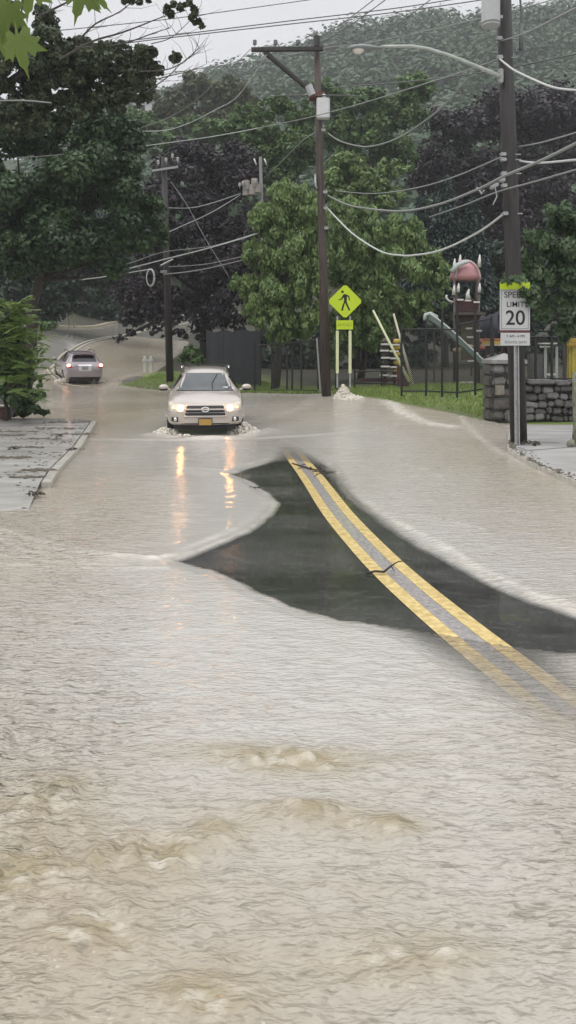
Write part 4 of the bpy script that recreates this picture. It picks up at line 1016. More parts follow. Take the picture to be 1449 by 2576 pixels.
xl, xr = P(1236, 0, d).x, P(1320, 0, d).x; zb = .18; zt = P(0, 915, d).z
root = rootof('stone_pillar', ((xl + xr) / 2, d, zb), 'square grey stone gate pillar with a pyramid cap partly behind the near pole', 'pillar')
mb = MB().box(((xl + xr) / 2, d + .40, (zb + zt) / 2 - .1), (xr - xl - .06, .74, zt - zb + .2))
local(mb, root).build('core', m_mortar, root)
mb = MB(); rubble(mb, xl, xr, zb, zt, d + .02, 3, 5, 1.5)
for k in range(5):
    hh = (zt - zb) / 5
    mb.box((xl + .02, d + .40, zb + (k + .5) * hh), (.14, .70, hh - .03), bev=.03); mb.box((xr - .02, d + .40, zb + (k + .5) * hh), (.14, .70, hh - .03), bev=.03)
local(mb, root).build('stonework', [m_stone, m_stone_l], root)
cap = MB().box(((xl + xr) / 2, d + .4, zt + .05), (xr - xl + .10, .95, .10), bev=.012)
cw = (xr - xl) / 2 + .04
cx_ = (xl + xr) / 2
cap.add([(cx_ - cw, d - .06, zt + .1), (cx_ + cw, d - .06, zt + .1), (cx_ + cw, d + .86, zt + .1), (cx_ - cw, d + .86, zt + .1), (cx_, d + .4, zt + .28)], [(0, 1, 2, 3), (0, 1, 4), (1, 2, 4), (2, 3, 4), (3, 0, 4)])
local(cap, root).build('cap', mat('cap_stone', (.26, .26, .25), rough=.35, noise=.2), root)
local(MB().box((xl + .20, d - .08, zb + .82), (.24, .03, .26), bev=.01), root).build('name_plate', mat('plate_tan', (.22, .20, .16), rough=.6, noise=.3, nscale=15), root)
# curved rubble wall
x0, x1 = xr, P(1520, 0, d).x; zt2 = P(0, 965, d).z
root = rootof('stone_wall', ((x0 + x1) / 2, d, zb), 'low rubble stone wall with pale round boulders right of the pillar', 'wall')
local(MB().box(((x0 + x1) / 2, d + .36, (zb + zt2) / 2 - .1), (x1 - x0, .5, zt2 - zb + .16)), root).build('core', m_mortar, root)
mb = MB(); rubble(mb, x0, x1, zb, zt2 - .05, d + .04, 9, 5, .85, (0, 0, 1)); local(mb, root).build('stonework', [m_stone, m_stone_l], root)
mb = MB(); rg = random.Random(2); x = x0 + .05
while x < x1:
    wd = rg.uniform(.4, .75); mb.box((x + wd / 2, d + .2, zt2 + .02 + rg.uniform(0, .03)), (wd - .02, .62, .12), bev=.04); x += wd
local(mb, root).build('coping', m_stone_l, root)

m_fence = mat('fence_black', (.016, .017, .017), rough=.5)
m_screen = mat('fence_screen', (.035, .038, .042), rough=.8, noise=.2, nscale=4)
def mesh_fence(name, label, pts, hts, posts, mesh=.075, wr=.0035, railr=.025, top=True):
    """pts: list of (x,y,zbase); posts: extra heights"""
    a = Vector(pts[0]); root = rootof(name, tuple(a), label, 'fence')
    wires = MB()
    for (p, q_), h_ in zip(zip(pts[:-1], pts[1:]), hts):
        p = Vector(p); q_ = Vector(q_); L = (q_ - p).length; dv = (q_ - p) / L
        n = int(L / mesh)
        for k in range(-int(h_ / mesh), n):
            for sg in (1, -1):
                u0, v0, u1, v1 = k * mesh, 0.0, k * mesh + h_, h_
                if sg < 0: u0, u1 = u1, u0
                # clip to 0..L
                def cut(ua, va, ub, vb):
                    if ua < 0: t_ = -ua / (ub - ua); ua, va = 0, va + (vb - va) * t_
                    if ua > L: t_ = (ua - L) / (ua - ub); ua, va = L, va + (vb - va) * t_
                    return ua, va
                A = cut(u0, v0, u1, v1); B = cut(u1, v1, u0, v0)
                if abs(A[0] - B[0]) < .01: continue
                w1 = p + dv * A[0] + Vector((0, 0, A[1])); w2 = p + dv * B[0] + Vector((0, 0, B[1])); nn = Vector((0, 0, 1)).cross(dv) * wr
                tt = (w2 - w1).normalized().cross(nn.normalized()) * wr
                wires.add([w1 - tt, w1 + tt, w1 + nn, w2 - tt, w2 + tt, w2 + nn], [(0, 1, 4, 3), (1, 2, 5, 4), (2, 0, 3, 5)])
    if wires.v: local(wires, root).build('chain_link', m_fence, root)
    rl = MB()
    for (p, q_), h_ in zip(zip(pts[:-1], pts[1:]), hts):
        p = Vector(p); q_ = Vector(q_)
        for hh in ((h_, .06) if top else (.06,)): rl.tube([p + Vector((0, 0, hh)), q_ + Vector((0, 0, hh))], railr, 6)
    local(rl, root).build('rail', m_fence, root)
    for (x, y, z, hh) in posts:
        local(MB().tube([(x, y, z - .1), (x, y, z + hh)], .038, 8), root).build('post', m_fence, root)
    return root
def gp(x, y, d): p = P(x, y, d); return (p.x, p.y, p.z)
# fence left of the middle pole
A = [gp(640, 985, 33), gp(720, 985, 31), gp(800, 986, 29), gp(880, 982, 28.5)]
mesh_fence('chain_link_fence', 'black chain link fence between the suv and the middle pole', A, [1.9, 1.9, 1.8], [(*gp(x, 984, dd), hh) for x, dd, hh in ((640, 33, 2.0), (684, 32, 2.3), (722, 31, 1.7), (735, 30.8, 1.7), (758, 30, 1.9), (800, 29, 2.0), (806, 28.8, 3.3), (845, 28.6, 1.9))])
# dark windscreen panel fence
A0, A1 = P(520, 975, 38), P(655, 985, 35)
root = rootof('screened_fence', tuple(A0), 'dark grey screened fence behind the near suv', 'fence')
mb = MB(); n_ = 24
for i in range(n_ + 1):
    t_ = i / n_; p = A0.lerp(A1, t_); ht = 2.75 - .1 * math.sin(t_ * 9) ** 2
    mb.v += [(p.x, p.y + .03 * math.sin(i * 1.3), p.z), (p.x, p.y + .06 * math.sin(i * 1.1), p.z + ht * .5), (p.x, p.y + .03 * math.sin(i * .9), p.z + ht)]
for i in range(n_):
    for j in range(2): a = i * 3 + j; mb.f.append((a, a + 1, a + 4, a + 3)); mb.m.append(0)
local(mb, root).build('screen', m_screen, root, smooth=True)
for t_ in (0, .33, .66, 1): p = A0.lerp(A1, t_); local(MB().tube([p + Vector((0, .06, 0)), p + Vector((0, .06, 2.85))], .04, 8), root).build('post', m_fence, root)
# main playground fence, right of the crossing sign
xs_ = [(1010, 988, 25.2), (1072, 988, 24.9), (1112, 990, 24.7), (1150, 992, 24.5), (1195, 986, 24.3), (1236, 980, 24)]
A = [gp(*k) for k in xs_]
mesh_fence('chain_link_fence', 'tall black chain link fence between the leaning poles and the stone pillar', A, [2.0, 2.0, 2.0, 2.15, 2.15],
           [(*gp(x, y, dd), hh) for (x, y, dd), hh in zip(xs_, (2.2, 2.3, 2.6, 2.8, 2.6, 2.2))], mesh=.065, wr=.004)
B0 = [gp(890, 968, 29), gp(960, 968, 28.6), gp(1008, 972, 28.2)]
mesh_fence('low_fence', 'low dark fence at the foot of the striped climbing ladders', B0, [.5, .5], [(*gp(x, 969, 28.8), .6) for x in (892, 960)], mesh=.09)
root = rootof('timber_edge', gp(950, 958, 28.9), 'low dark red timber edging behind the grass bank', 'edging')
a = P(905, 953, 28.9); b_ = P(1010, 958, 28.9); local(MB().box(((a.x + b_.x) / 2, a.y, (a.z + b_.z) / 2), (b_.x - a.x, .12, .12)), root).build('beam', mat('maroon', (.05, .02, .028), rough=.6), root)
a = P(1005, 962, 28.4); b_ = P(1025, 962, 27); local(MB().box(P(1014, 945, 28.0), (.42, .1, .75)), root).build('end_panel', mat('maroon2', (.07, .03, .035), rough=.6), root)
# fence on the wall at far right
xs_ = [(1322, 958, 21.6), (1347, 958, 21.6), (1388, 958, 21.7), (1470, 958, 21.8)]
A = [gp(*k) for k in xs_]
mesh_fence('chain_link_fence', 'black chain link fence standing on the stone wall at the right', A, [1.2, 1.2, 1.2], [(*gp(x, 970, 21.6), hh) for x, hh in ((1347, 1.3), (1388, 1.35), (1240, 1.5))], mesh=.075)

# two leaning pale yellow guy guards
for (x0, y0, x1, y1, dd, lab) in ((938, 780, 1030, 960, 26.3, 'left pale yellow leaning guy guard in front of the climbing ladders'), (990, 789, 1038, 966, 26.0, 'right pale yellow leaning guy guard, the steeper one by the tall fence')):
    a = P(x0, y0, dd + .4); b_ = P(x1, y1, dd)
    o = MB().tube([b_, a.lerp(b_, .5), a], [.05, .042, .034], 10).build('guy_guard', m_postw if x0 < 950 else mat('guard_cream', (.50, .47, .36), rough=.5), smooth=True)
    tag(o, lab, 'guy guard', 'leaning guy guards')

# ---- playground tower with the pink red roof
m_red = mat('roof_red', (.42, .19, .20), rough=.35, noise=.08, coat=.3)
m_maroon = mat('maroon_panel', (.075, .022, .025), rough=.45, noise=.2)
m_pwhite = mat('play_white', (.62, .60, .56), rough=.35, noise=.08)
m_teal = mat('slide_grey_green', (.20, .25, .235), rough=.3, noise=.12, coat=.3)
m_teal_l = mat('slide_edge', (.45, .50, .48), rough=.3)
m_brown = mat('play_brown', (.07, .055, .045), rough=.5, noise=.2)
m_yplay = mat('play_yellow', (.50, .34, .05), rough=.4, noise=.15)
d = 30.0; s = F / d
root = rootof('playground_tower', gp(1178, 975, d), 'playground tower with a faded red domed roof, white finials and maroon walls', 'playground tower')
def PL(mb): return local(mb, root)
c = P(1170, 706, d); R2 = 42 / s
dome = MB(); nn_, mm_ = 16, 6
for i in range(mm_ + 1):
    ph = i / mm_ * math.pi / 2
    for k in range(nn_):
        a = 2 * math.pi * k / nn_; sq = 1 / max(abs(math.cos(a)), abs(math.sin(a))) ** .55
        dome.v.append((c.x + R2 * .88 * math.cos(ph) * math.cos(a) * sq, c.y + R2 * .8 * math.cos(ph) * math.sin(a) * sq, c.z + .72 * math.sin(ph)))
for i in range(mm_):
    for k in range(nn_): dome.f.append((i * nn_ + k, i * nn_ + (k + 1) % nn_, (i + 1) * nn_ + (k + 1) % nn_, (i + 1) * nn_ + k)); dome.m.append(0)
dome.f.append(tuple(range(nn_))); dome.m.append(0)
roof = PL(dome).build('roof', m_red, root, smooth=True)
rb = MB()
for a in (math.pi / 4 * k for k in (1, 3, 5, 7)):
    sq = 1.13
    rb.tube([(c.x + (R2 * .9) * math.cos(ph) * math.cos(a) * sq * 1.02, c.y + R2 * .84 * math.cos(ph) * math.sin(a) * sq * 1.02, c.z + .75 * math.sin(ph)) for ph in [i * math.pi / 16 for i in range(9)]], .05, 6)
PL(rb).build('roof_rib', mat('rib_mauve', (.42, .30, .31), rough=.4), roof, smooth=True)
PL(MB().tube([P(1136, 684, d - .5), P(1150, 667, d - .5), P(1168, 660, d - .5), P(1180, 658, d - .5)], [.10, .10, .08, .05], 8)).build('roof_edge', m_teal_l, roof, smooth=True)
corners = [(1143, d - .45), (1204, d - .45), (1150, d + .45), (1198, d + .45)]
for x, dd in corners:
    p = P(x, 730, dd)
    PL(MB().tube([(p.x, p.y, P(0, 985, dd).z), (p.x, p.y, P(0, 700, dd).z)], .055, 10)).build('post', m_brown, root, smooth=True)
for x, y0, y1 in ((1142, 682, 650), (1156, 672, 640), (1205, 672, 640), (1141, 742, 716), (1152, 735, 712), (1205, 736, 712)):
    a = P(x, y0, d - .5); b_ = P(x + 2, y1, d - .5)
    PL(MB().tube([a, a.lerp(b_, .5), b_], [.065, .06, .02], 8)).build('finial', m_pwhite, root, smooth=True)
PL(MB().box(P(1172, 768, d - .3), (.95, .08, .46), bev=.01).box(P(1150, 768, d), (.06, .8, .46))).build('wall_panel', m_maroon, root)
PL(MB().box(P(1178, 790, d - .4), (1.05, 1.0, .12), bev=.01)).build('deck', m_brown, root)
PL(MB().box(P(1175, 812, d + .1), (.95, .06, .60))).build('lower_panel', mat('mauve_panel', (.13, .09, .085), rough=.5, noise=.4, nscale=9), root)
for x, y in ((1158, 754), (1177, 756), (1199, 760), (1180, 826), (1204, 832), (1182, 848), (1184, 908), (1183, 962), (1164, 962), (1204, 908), (1195, 888)):
    PL(MB().box(P(x, y, d - .55), (.24, .07, .065), bev=.012)).build('collar', m_pwhite, root)
PL(MB().tube([P(1178, 752, d - .5), P(1176, 740, d - .5), P(1180, 727, d - .5)], [.10, .07, .03], 8)).build('lantern', m_pwhite, root, smooth=True)
PL(MB().tube([P(1124, 742, d - .5), P(1122, 748, d - .5), P(1128, 756, d - .5), P(1140, 760, d - .5)], .04, 6)).build('hook_rail', m_pwhite, root, smooth=True)
PL(MB().box(P(1176, 862, d - .2), (.5, .05, 1.3))).build('climb_panel', mat('olive_panel', (.12, .10, .05), rough=.5, noise=.35, nscale=7), root)
for x, y in ((1165, 877), (1180, 872), (1150, 880)):
    PL(MB().ball(P(x, y, d - .6), (.18, .12, .09), 8, 6)).build('climb_hold', mat('hold_tan', (.38, .30, .20), rough=.5), root, smooth=True)

# slide
root = rootof('slide', gp(1150, 900, 28.5), 'long grey green straight slide running down to the right behind the tall fence', 'slide')
tpts = [P(1072, 800, 30), P(1092, 812, 29.8), P(1130, 842, 29.3), P(1185, 893, 28.6), P(1228, 934, 28.0), P(1243, 942, 27.8)]
mb = MB()
for p in smooth_pts(tpts, 4):
    mb.v += [(p.x - .02, p.y - .27, p.z + .17), (p.x, p.y - .24, p.z - .04), (p.x, p.y + .24, p.z - .04), (p.x + .02, p.y + .27, p.z + .17)]
for i in range(len(mb.v) // 4 - 1):
    for j in range(3): a = i * 4 + j; mb.f.append((a, a + 1, a + 5, a + 4)); mb.m.append(0)
ch = local(mb, root).build('chute', m_teal, root, smooth=False)
so_ = ch.modifiers.new('s', 'SOLIDIFY'); so_.thickness = .03
for k, off in ((0, -.27), (1, .27)):
    local(MB().tube([p + Vector((0, off, .19)) for p in smooth_pts(tpts, 4)], .032, 6), root).build('side_rail', m_teal_l, root, smooth=True)
ho = MB().tube([P(1068, 806, 29.7), P(1070, 792, 29.7), P(1082, 788, 29.7), P(1098, 796, 29.7), P(1100, 812, 29.7)], .07, 8)
local(ho, root).build('hood_rail', m_teal_l, root, smooth=True)
local(MB().box(P(1083, 806, 29.9), (.40, .05, .32), bev=.01), root).build('hood_panel', m_teal, root)
for x, y, dd in ((1092, 816, 29.9), (1200, 912, 28.5)):
    a = P(x, y, dd); local(MB().tube([(a.x, a.y, .7), a], .035, 8), root).build('leg', m_brown, root)
# striped climbing ladders
for (x, lab, stripe, m_) in ((968, 'left climbing ladder with dark post and white steps', m_pwhite, m_brown), (992, 'right climbing ladder with yellow and red discs and white steps', m_pwhite, m_maroon)):
    root = rootof('climbing_ladder', gp(x, 972, 29.6), lab, 'climbing ladder', 'climbing ladders')
    a = P(x, 975, 29.6); b_ = P(x, 850, 29.6)
    local(MB().tube([a, b_], .065, 10), root).build('post', m_, root, smooth=True)
    rg = random.Random(x)
    for k, y in enumerate((866, 882, 900, 922, 944)):
        local(MB().box(P(x + rg.uniform(-2, 2), y + (x > 980) * 1.5, 29.4), (.34, .16, .07), bev=.015), root).build('step', stripe, root)
    for k, y in enumerate((858, 874, 891, 911, 933)):
        local(MB().ball(P(x + (x > 980) * 6, y, 29.5), (.14, .1, .09), 8, 6), root).build('knob', (m_yplay if x > 980 else m_brown), root, smooth=True)
# yellow bars behind the wall and yellow/orange play rail
root = rootof('play_beam', gp(1230, 866, 33), 'orange and cream horizontal play rail behind the fence left of the speed sign', 'play rail')
for y, m_ in ((855, mat('play_orange', (.36, .14, .06), rough=.5)), (862, m_yplay), (868, mat('cream', (.46, .38, .24), rough=.5))):
    a = P(1192, y, 33); b_ = P(1265, y - 2, 33); local(MB().box(((a.x + b_.x) / 2, a.y, (a.z + b_.z) / 2), (b_.x - a.x, .06, .10), bev=.01), root).build('rail', m_, root)
for x in (1198, 1222, 1262): local(MB().tube([P(x, 985, 33.1), P(x, 846, 33.1)], .05, 8), root).build('post', m_maroon, root)
for x, y in ((1204, 860), (1212, 875), (1196, 884)): local(MB().ball(P(x, y, 32.8), (.16, .1, .12), 8, 6), root).build('grip', mat('grip_red', (.30, .10, .07), rough=.5), root, smooth=True)
# yellow hydrant-like play post at the right edge
root = rootof('yellow_play_panel', gp(1446, 962, 21.0), 'bright yellow upright play panel behind the wall at the right edge', 'play panel')
yp = P(1440, 905, 22.5)
local(MB().box(yp, (.30, .10, 1.12), bev=.03).box(yp + Vector((.0, -.06, -.06)), (.10, .04, .95), bev=.015), root).build('panel', mat('play_bright_yellow', (.62, .50, .06), rough=.4, noise=.15), root)
local(MB().box(P(1442, 866, 22.3), (.36, .18, .10), bev=.02).box(P(1442, 856, 22.3), (.16, .16, .14), bev=.02), root).build('bracket', m_yplay, root)
local(MB().tube([P(1419, 975, 22.4), P(1421, 850, 22.4)], .05, 8), root).build('post', m_brown, root)
# second tower posts and deck behind the wall
root = rootof('play_platform', gp(1360, 960, 27), 'grey metal play platform with pale step behind the stone wall', 'play platform')
for x, y0 in ((1330, 890), (1372, 868), (1400, 872)): local(MB().tube([P(x, 985, 27), P(x, y0, 27)], .05, 8), root).build('post', m_grey if x > 1340 else m_brown, root)
local(MB().box(P(1377, 864, 27), (.50, .5, .05), bev=.01), root).build('canopy', m_pwhite, root)
local(MB().box(P(1375, 872, 26.9), (.44, .06, .05)), root).build('rail', m_pwhite, root)
local(MB().box(P(1386, 942, 26.6), (.28, .2, .06), bev=.01), root).build('step', m_pwhite, root)
local(MB().box(P(1356, 925, 27.1), (.62, .06, .95), bev=.01), root).build('panel', mat('panel_grey', (.10, .10, .10), rough=.5, noise=.3), root)
# dark blue shade cloth beyond the playground
root = rootof('shade_screen', gp(1230, 860, 36), 'dark blue grey screen hanging beyond the playground left of the speed sign', 'screen')
mb = MB(); n_ = 14
for i in range(n_ + 1):
    t_ = i / n_; x = 1186 + (1262 - 1186) * t_; yt = 800 - 22 * t_ + 6 * math.sin(t_ * 3.1)
    mb.v += [gp(x, 852, 36 + .1 * math.sin(i)), gp(x, yt, 36 + .15 * math.sin(i * .7))]
for i in range(n_): mb.f.append((2 * i, 2 * i + 1, 2 * i + 3, 2 * i + 2)); mb.m.append(0)
ssh = local(mb, root).build('cloth', mat('navy_cloth', (.035, .038, .055), rough=.7, noise=.15), root, smooth=True)
ssh.modifiers.new('s', 'SOLIDIFY').thickness = .03
for x in (1186, 1262): local(MB().tube([P(x, 985, 36.2), P(x, 790, 36.2)], .05, 8), root).build('post', m_brown, root)

# house up the hill and the low brick planter on the left
root = rootof('house', P(370, 275, 120), 'distant pale roofed house glimpsed under the left tree crown', 'house')
hs_ = 120 / F
a = P(332, 268, 120); b_ = P(408, 268, 120)
wl = local(MB().box(((a.x + b_.x) / 2, 123, a.z - 1.5), (b_.x - a.x, 6, 5)), root).build('wall', mat('siding', (.50, .51, .50), rough=.6), root)
rf = MB(); xa, xb_ = a.x - .4, b_.x + .4; zr = P(0, 246, 120).z
rf.add([(xa, 119.6, a.z + .9), (xb_, 119.6, a.z + .9), (xb_, 126.4, a.z + .9), (xa, 126.4, a.z + .9), (xa + .6, 123, zr + .5), (xb_ - .6, 123, zr + .5)], [(0, 1, 5, 4), (2, 3, 4, 5), (0, 4, 3), (1, 2, 5), (0, 1, 2, 3)])
local(rf, root).build('roof', mat('roof_pale', (.42, .43, .45), rough=.5, noise=.1), root)
local(MB().box((a.x + 1.5, 119.98, a.z - .3), (.9, .05, 1.1)), root).build('window', m_rglass, root)
d = 22.0; root = rootof('brick_planter', P(12, 1062, d), 'low reddish brown brick planter at the left edge below the bushy hedge', 'planter')
m_brick = mat('old_brick', (.13, .065, .05), rough=.7, noise=.3, nscale=12, bump=.4)
xa, xb_ = P(-90, 0, d).x, P(27, 0, d).x
mb = MB(); rg = random.Random(5)
for r in range(4):
    x = xa + (r % 2) * .11
    while x < xb_ - .05:
        wd = min(.215, xb_ - x); mb.box((x + wd / 2, d, .16 + r * .075), (wd - .012, .11, .062), rot=(0, 0, 0), bev=.005); x += .225
local(mb, root).build('brickwork', m_brick, root); local(MB().box(((xa + xb_) / 2, d + .04, .26), (xb_ - xa - .02, .10, .34)), root).build('mortar', m_mortar, root)
local(MB().box(((xa + xb_) / 2, d + .02, .465), (xb_ - xa + .05, .20, .05), bev=.01), root).build('capping', mat('cap_brown', (.17, .10, .08), rough=.6, noise=.2), root)

# ------------------------------------------------------------------ debris
m_twig = mat('wet_twig', (.03, .022, .015), rough=.4, noise=.3)
def twig(label, px, z, r=.012):
    pts = [Vector((*PG(x, y, z), z)) for x, y in px]
    return pts
z = .035
def gz(x, y, z=.02): a = PG(x, y, z); return Vector((a[0], a[1], z))
p0, p1, p2, p3 = gz(921, 1442, .02), gz(966, 1438, .03), gz(984, 1423, .10), gz(1000, 1413, .12)
mb = MB().tube([p0, p0.lerp(p1, .5) + Vector((0, 0, .012)), p1, p2, p3], [.010, .011, .012, .009, .005], 7)
mb.tube([p3, p3 + Vector((.08, -.02, .02)), gz(1030, 1412, .13)], [.005, .004, .002], 5).tube([p2, gz(994, 1440, .02)], [.006, .003], 5)
tag(mb.build('fallen_branch', m_twig, smooth=True), 'small dark forked branch lying across the yellow lines on the bare asphalt', 'branch')
mb = MB(); rg = random.Random(8)
for k in range(15):
    x = rg.gauss(785, 15); y = 1180 + (x - 790) * .35 + rg.gauss(0, 7); a = gz(x, y, .03); an = rg.gauss(-.2, .5)
    l = rg.uniform(.05, .2); mb.tube([a, a + Vector((math.cos(an) * l * .5, math.sin(an) * l, rg.uniform(.0, .05))), a + Vector((math.cos(an) * l, math.sin(an) * l, rg.uniform(0, .03)))], [.009, .008, .003], 5)
mb.tube([gz(735, 1165, .02), gz(785, 1180, .03), gz(845, 1190, .03)], [.012, .016, .005], 6)
tag(mb.build('twig_pile', m_twig), 'tangle of dark sticks caught on the yellow lines at the head of the bare patch', 'twigs')
for (x, y, s_, lab) in ((641, 1229, .05, 'small dark leaf clump in the film of water left of the bare patch'), (151, 1097, .06, 'small dark clump on the middle of the left sidewalk'), (182, 1132, .07, 'dark clump beside the left kerb'),
                        (36, 1130, .07, 'long dark clump at the left end of the sidewalk'), (90, 1245, .07, 'brown leaf heap at the near end of the left kerb'), (1335, 1117, .12, 'dark leaf heap at the foot of the near utility pole')):
    zz = .02 if x == 641 else (.09 if x == 90 else .13)
    a = gz(x, y, zz); mb = MB(); rg = random.Random(int(x))
    for k in range(16):
        M = Euler((rg.uniform(-.7, .7), rg.uniform(-.7, .7), rg.uniform(0, 6))).to_matrix().to_4x4()
        c_ = a + Vector((rg.gauss(0, s_ * .9), rg.gauss(0, s_), rg.uniform(.005, s_ * .5)))
        mb.ball(c_, (s_ * rg.uniform(.3, .6), s_ * rg.uniform(.2, .4), s_ * .12), 6, 4, M=M)
    tag(mb.build('leaf_clump', mat('wet_leaves', (.035, .028, .015), rough=.4, noise=.4, nscale=30)), lab, 'leaf clump', 'clumps of washed up leaves')
# scattered litter on the left sidewalk: nobody could count it
mb = MB(); rg = random.Random(12)
for k in range(620):
    y = rg.uniform(9.8, 22); xk = np.interp(y, [p[1] for p in kl], [p[0] for p in kl]); x = xk - .2 - abs(rg.gauss(0, 2.2)) * (1 if rg.random() < .75 else .12)
    if x < -13: continue
    if fbm(np.array([x * .5]), np.array([y * 1.1]))[0] < -.02: continue
    l = rg.uniform(.02, .07) * (1.6 if rg.random() < .12 else 1); a = rg.uniform(0, 3.14); c_ = Vector((x, y, .005 + .125 * min(1, (y - 8.86) / 2.64))); dv = Vector((math.cos(a), math.sin(a) * .5, 0)); nn = Vector((-dv.y, dv.x, 0)) * .35
    mb.add([c_ - dv * l, c_ + nn * l + Vector((0, 0, .012)), c_ + dv * l, c_ - nn * l + Vector((0, 0, .006))], [(0, 1, 2, 3)])
for (xa, xb2, y0) in ((0, 60, 1095), (20, 110, 1125), (60, 150, 1104), (0, 90, 1150), (30, 110, 1200), (90, 190, 1078), (110, 230, 1062), (60, 160, 1182), (0, 100, 1085), (130, 240, 1092)):
    for k in range(34):
        x = rg.uniform(xa, xb2); a = gz(x, y0 + rg.gauss(0, 1.2), .13); l = rg.uniform(.03, .1)
        dv = Vector((1, rg.uniform(-.2, .2), 0)); nn = Vector((0, .3, 0)); mb.add([a - dv * l, a + nn * l + Vector((0, 0, .014)), a + dv * l, a - nn * l + Vector((0, 0, .004))], [(0, 1, 2, 3)])
o = mb.build('leaf_litter', mat('litter', (.05, .042, .025), rough=.5, noise=.5, nscale=20, col2=(.13, .10, .06))); tag(o, 'dark washed up leaf litter in lines over the left sidewalk', 'leaf litter', kind='stuff')
mb = MB(); rg = random.Random(13)
for k in range(200):
    t_ = rg.random(); y = 11 + t_ * 6; x = np.interp(y, [p[1] for p in kr], [p[0] for p in kr]) + abs(rg.gauss(0, .1)); l = rg.uniform(.02, .06); a = rg.uniform(0, 3.14)
    c_ = Vector((x + .02, y, .142)); dv = Vector((math.cos(a), math.sin(a), 0)); nn = Vector((-dv.y, dv.x, 0)) * .4
    mb.add([c_ - dv * l, c_ + nn * l, c_ + dv * l, c_ - nn * l + Vector((0, 0, .01))], [(0, 1, 2, 3)])
o = mb.build('leaf_litter', bpy.data.materials['litter']); tag(o, 'dark leaf litter caught along the right kerb', 'leaf litter', kind='stuff')
# ------------------------------------------------------------------ foliage
def leaf_mat(name, dark, light, trans=.25, rough=.45):
    m = bpy.data.materials.new(name); m.use_nodes = True; nt = m.node_tree; b = nt.nodes['Principled BSDF']; o = nt.nodes['Material Output']
    at = N(nt, 'ShaderNodeAttribute', _attribute_name='tone')
    mx = N(nt, 'ShaderNodeMix', _data_type='RGBA'); mx.inputs[6].default_value = (*dark, 1); mx.inputs[7].default_value = (*light, 1)
    nt.links.new(at.outputs['Fac'], mx.inputs[0]); nt.links.new(mx.outputs[2], b.inputs['Base Color'])
    b.inputs['Roughness'].default_value = rough; b.inputs['Specular IOR Level'].default_value = .4
    t = N(nt, 'ShaderNodeBsdfTranslucent'); nt.links.new(mx.outputs[2], t.inputs[0])
    ms = N(nt, 'ShaderNodeMixShader'); ms.inputs[0].default_value = trans
    nt.links.new(b.outputs[0], ms.inputs[1]); nt.links.new(t.outputs[0], ms.inputs[2]); nt.links.new(ms.outputs[0], o.inputs['Surface'])
    return m
m_leaf = {
    'maple': leaf_mat('maple_leaves', (.032, .062, .030), (.09, .155, .06)),
    'maple_top': leaf_mat('maple_top_leaves', (.038, .056, .030), (.10, .128, .06)),
    'beech': leaf_mat('copper_leaves', (.017, .014, .017), (.046, .034, .040), .12),
    'weep': leaf_mat('weeping_leaves', (.10, .16, .055), (.26, .37, .13)),
    'mid': leaf_mat('mid_leaves', (.055, .105, .038), (.16, .26, .08)),
    'olive': leaf_mat('olive_leaves', (.055, .07, .03), (.14, .16, .06)),
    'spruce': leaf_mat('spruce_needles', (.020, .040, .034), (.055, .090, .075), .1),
    'right': leaf_mat('right_leaves', (.05, .09, .045), (.15, .22, .11)),
    'sumac': leaf_mat('sumac_leaves', (.07, .12, .035), (.20, .29, .08)),
    'hill': leaf_mat('hill_leaves', (.038, .078, .036), (.07, .13, .055)),
    'dark': leaf_mat('undergrowth_leaves', (.020, .038, .026), (.055, .09, .05)),
    'near': leaf_mat('near_maple_leaf', (.11, .17, .04), (.19, .26, .07), .4, .35),
    'grass': leaf_mat('grass_blades', (.14, .20, .05), (.32, .42, .12), .3, .6),
}
m_bark = mat('bark', (.045, .038, .032), rough=.8, noise=.4, nscale=8, bump=.6, bscale=14, stretch=(2, 2, .4), col2=(.10, .09, .075))
def quads_obj(name, V, tone, m, parent=None, tris=False):
    """V: (n,4,3) quads"""
    n, k = V.shape[0], V.shape[1]
    me = bpy.data.meshes.new(name); me.vertices.add(n * k); me.vertices.foreach_set('co', V.reshape(-1).astype(np.float32))
    me.loops.add(n * k); me.loops.foreach_set('vertex_index', np.arange(n * k, dtype=np.int32))
    me.polygons.add(n); me.polygons.foreach_set('loop_start', np.arange(0, n * k, k, dtype=np.int32)); me.polygons.foreach_set('loop_total', np.full(n, k, dtype=np.int32))
    me.update(calc_edges=True)
    a = me.attributes.new('tone', 'FLOAT', 'FACE'); a.data.foreach_set('value', np.clip(tone, 0, 1).astype(np.float32))
    me.materials.append(m); o = bpy.data.objects.new(name, me); col.objects.link(o)
    if parent is not None: o.parent = parent
    return o
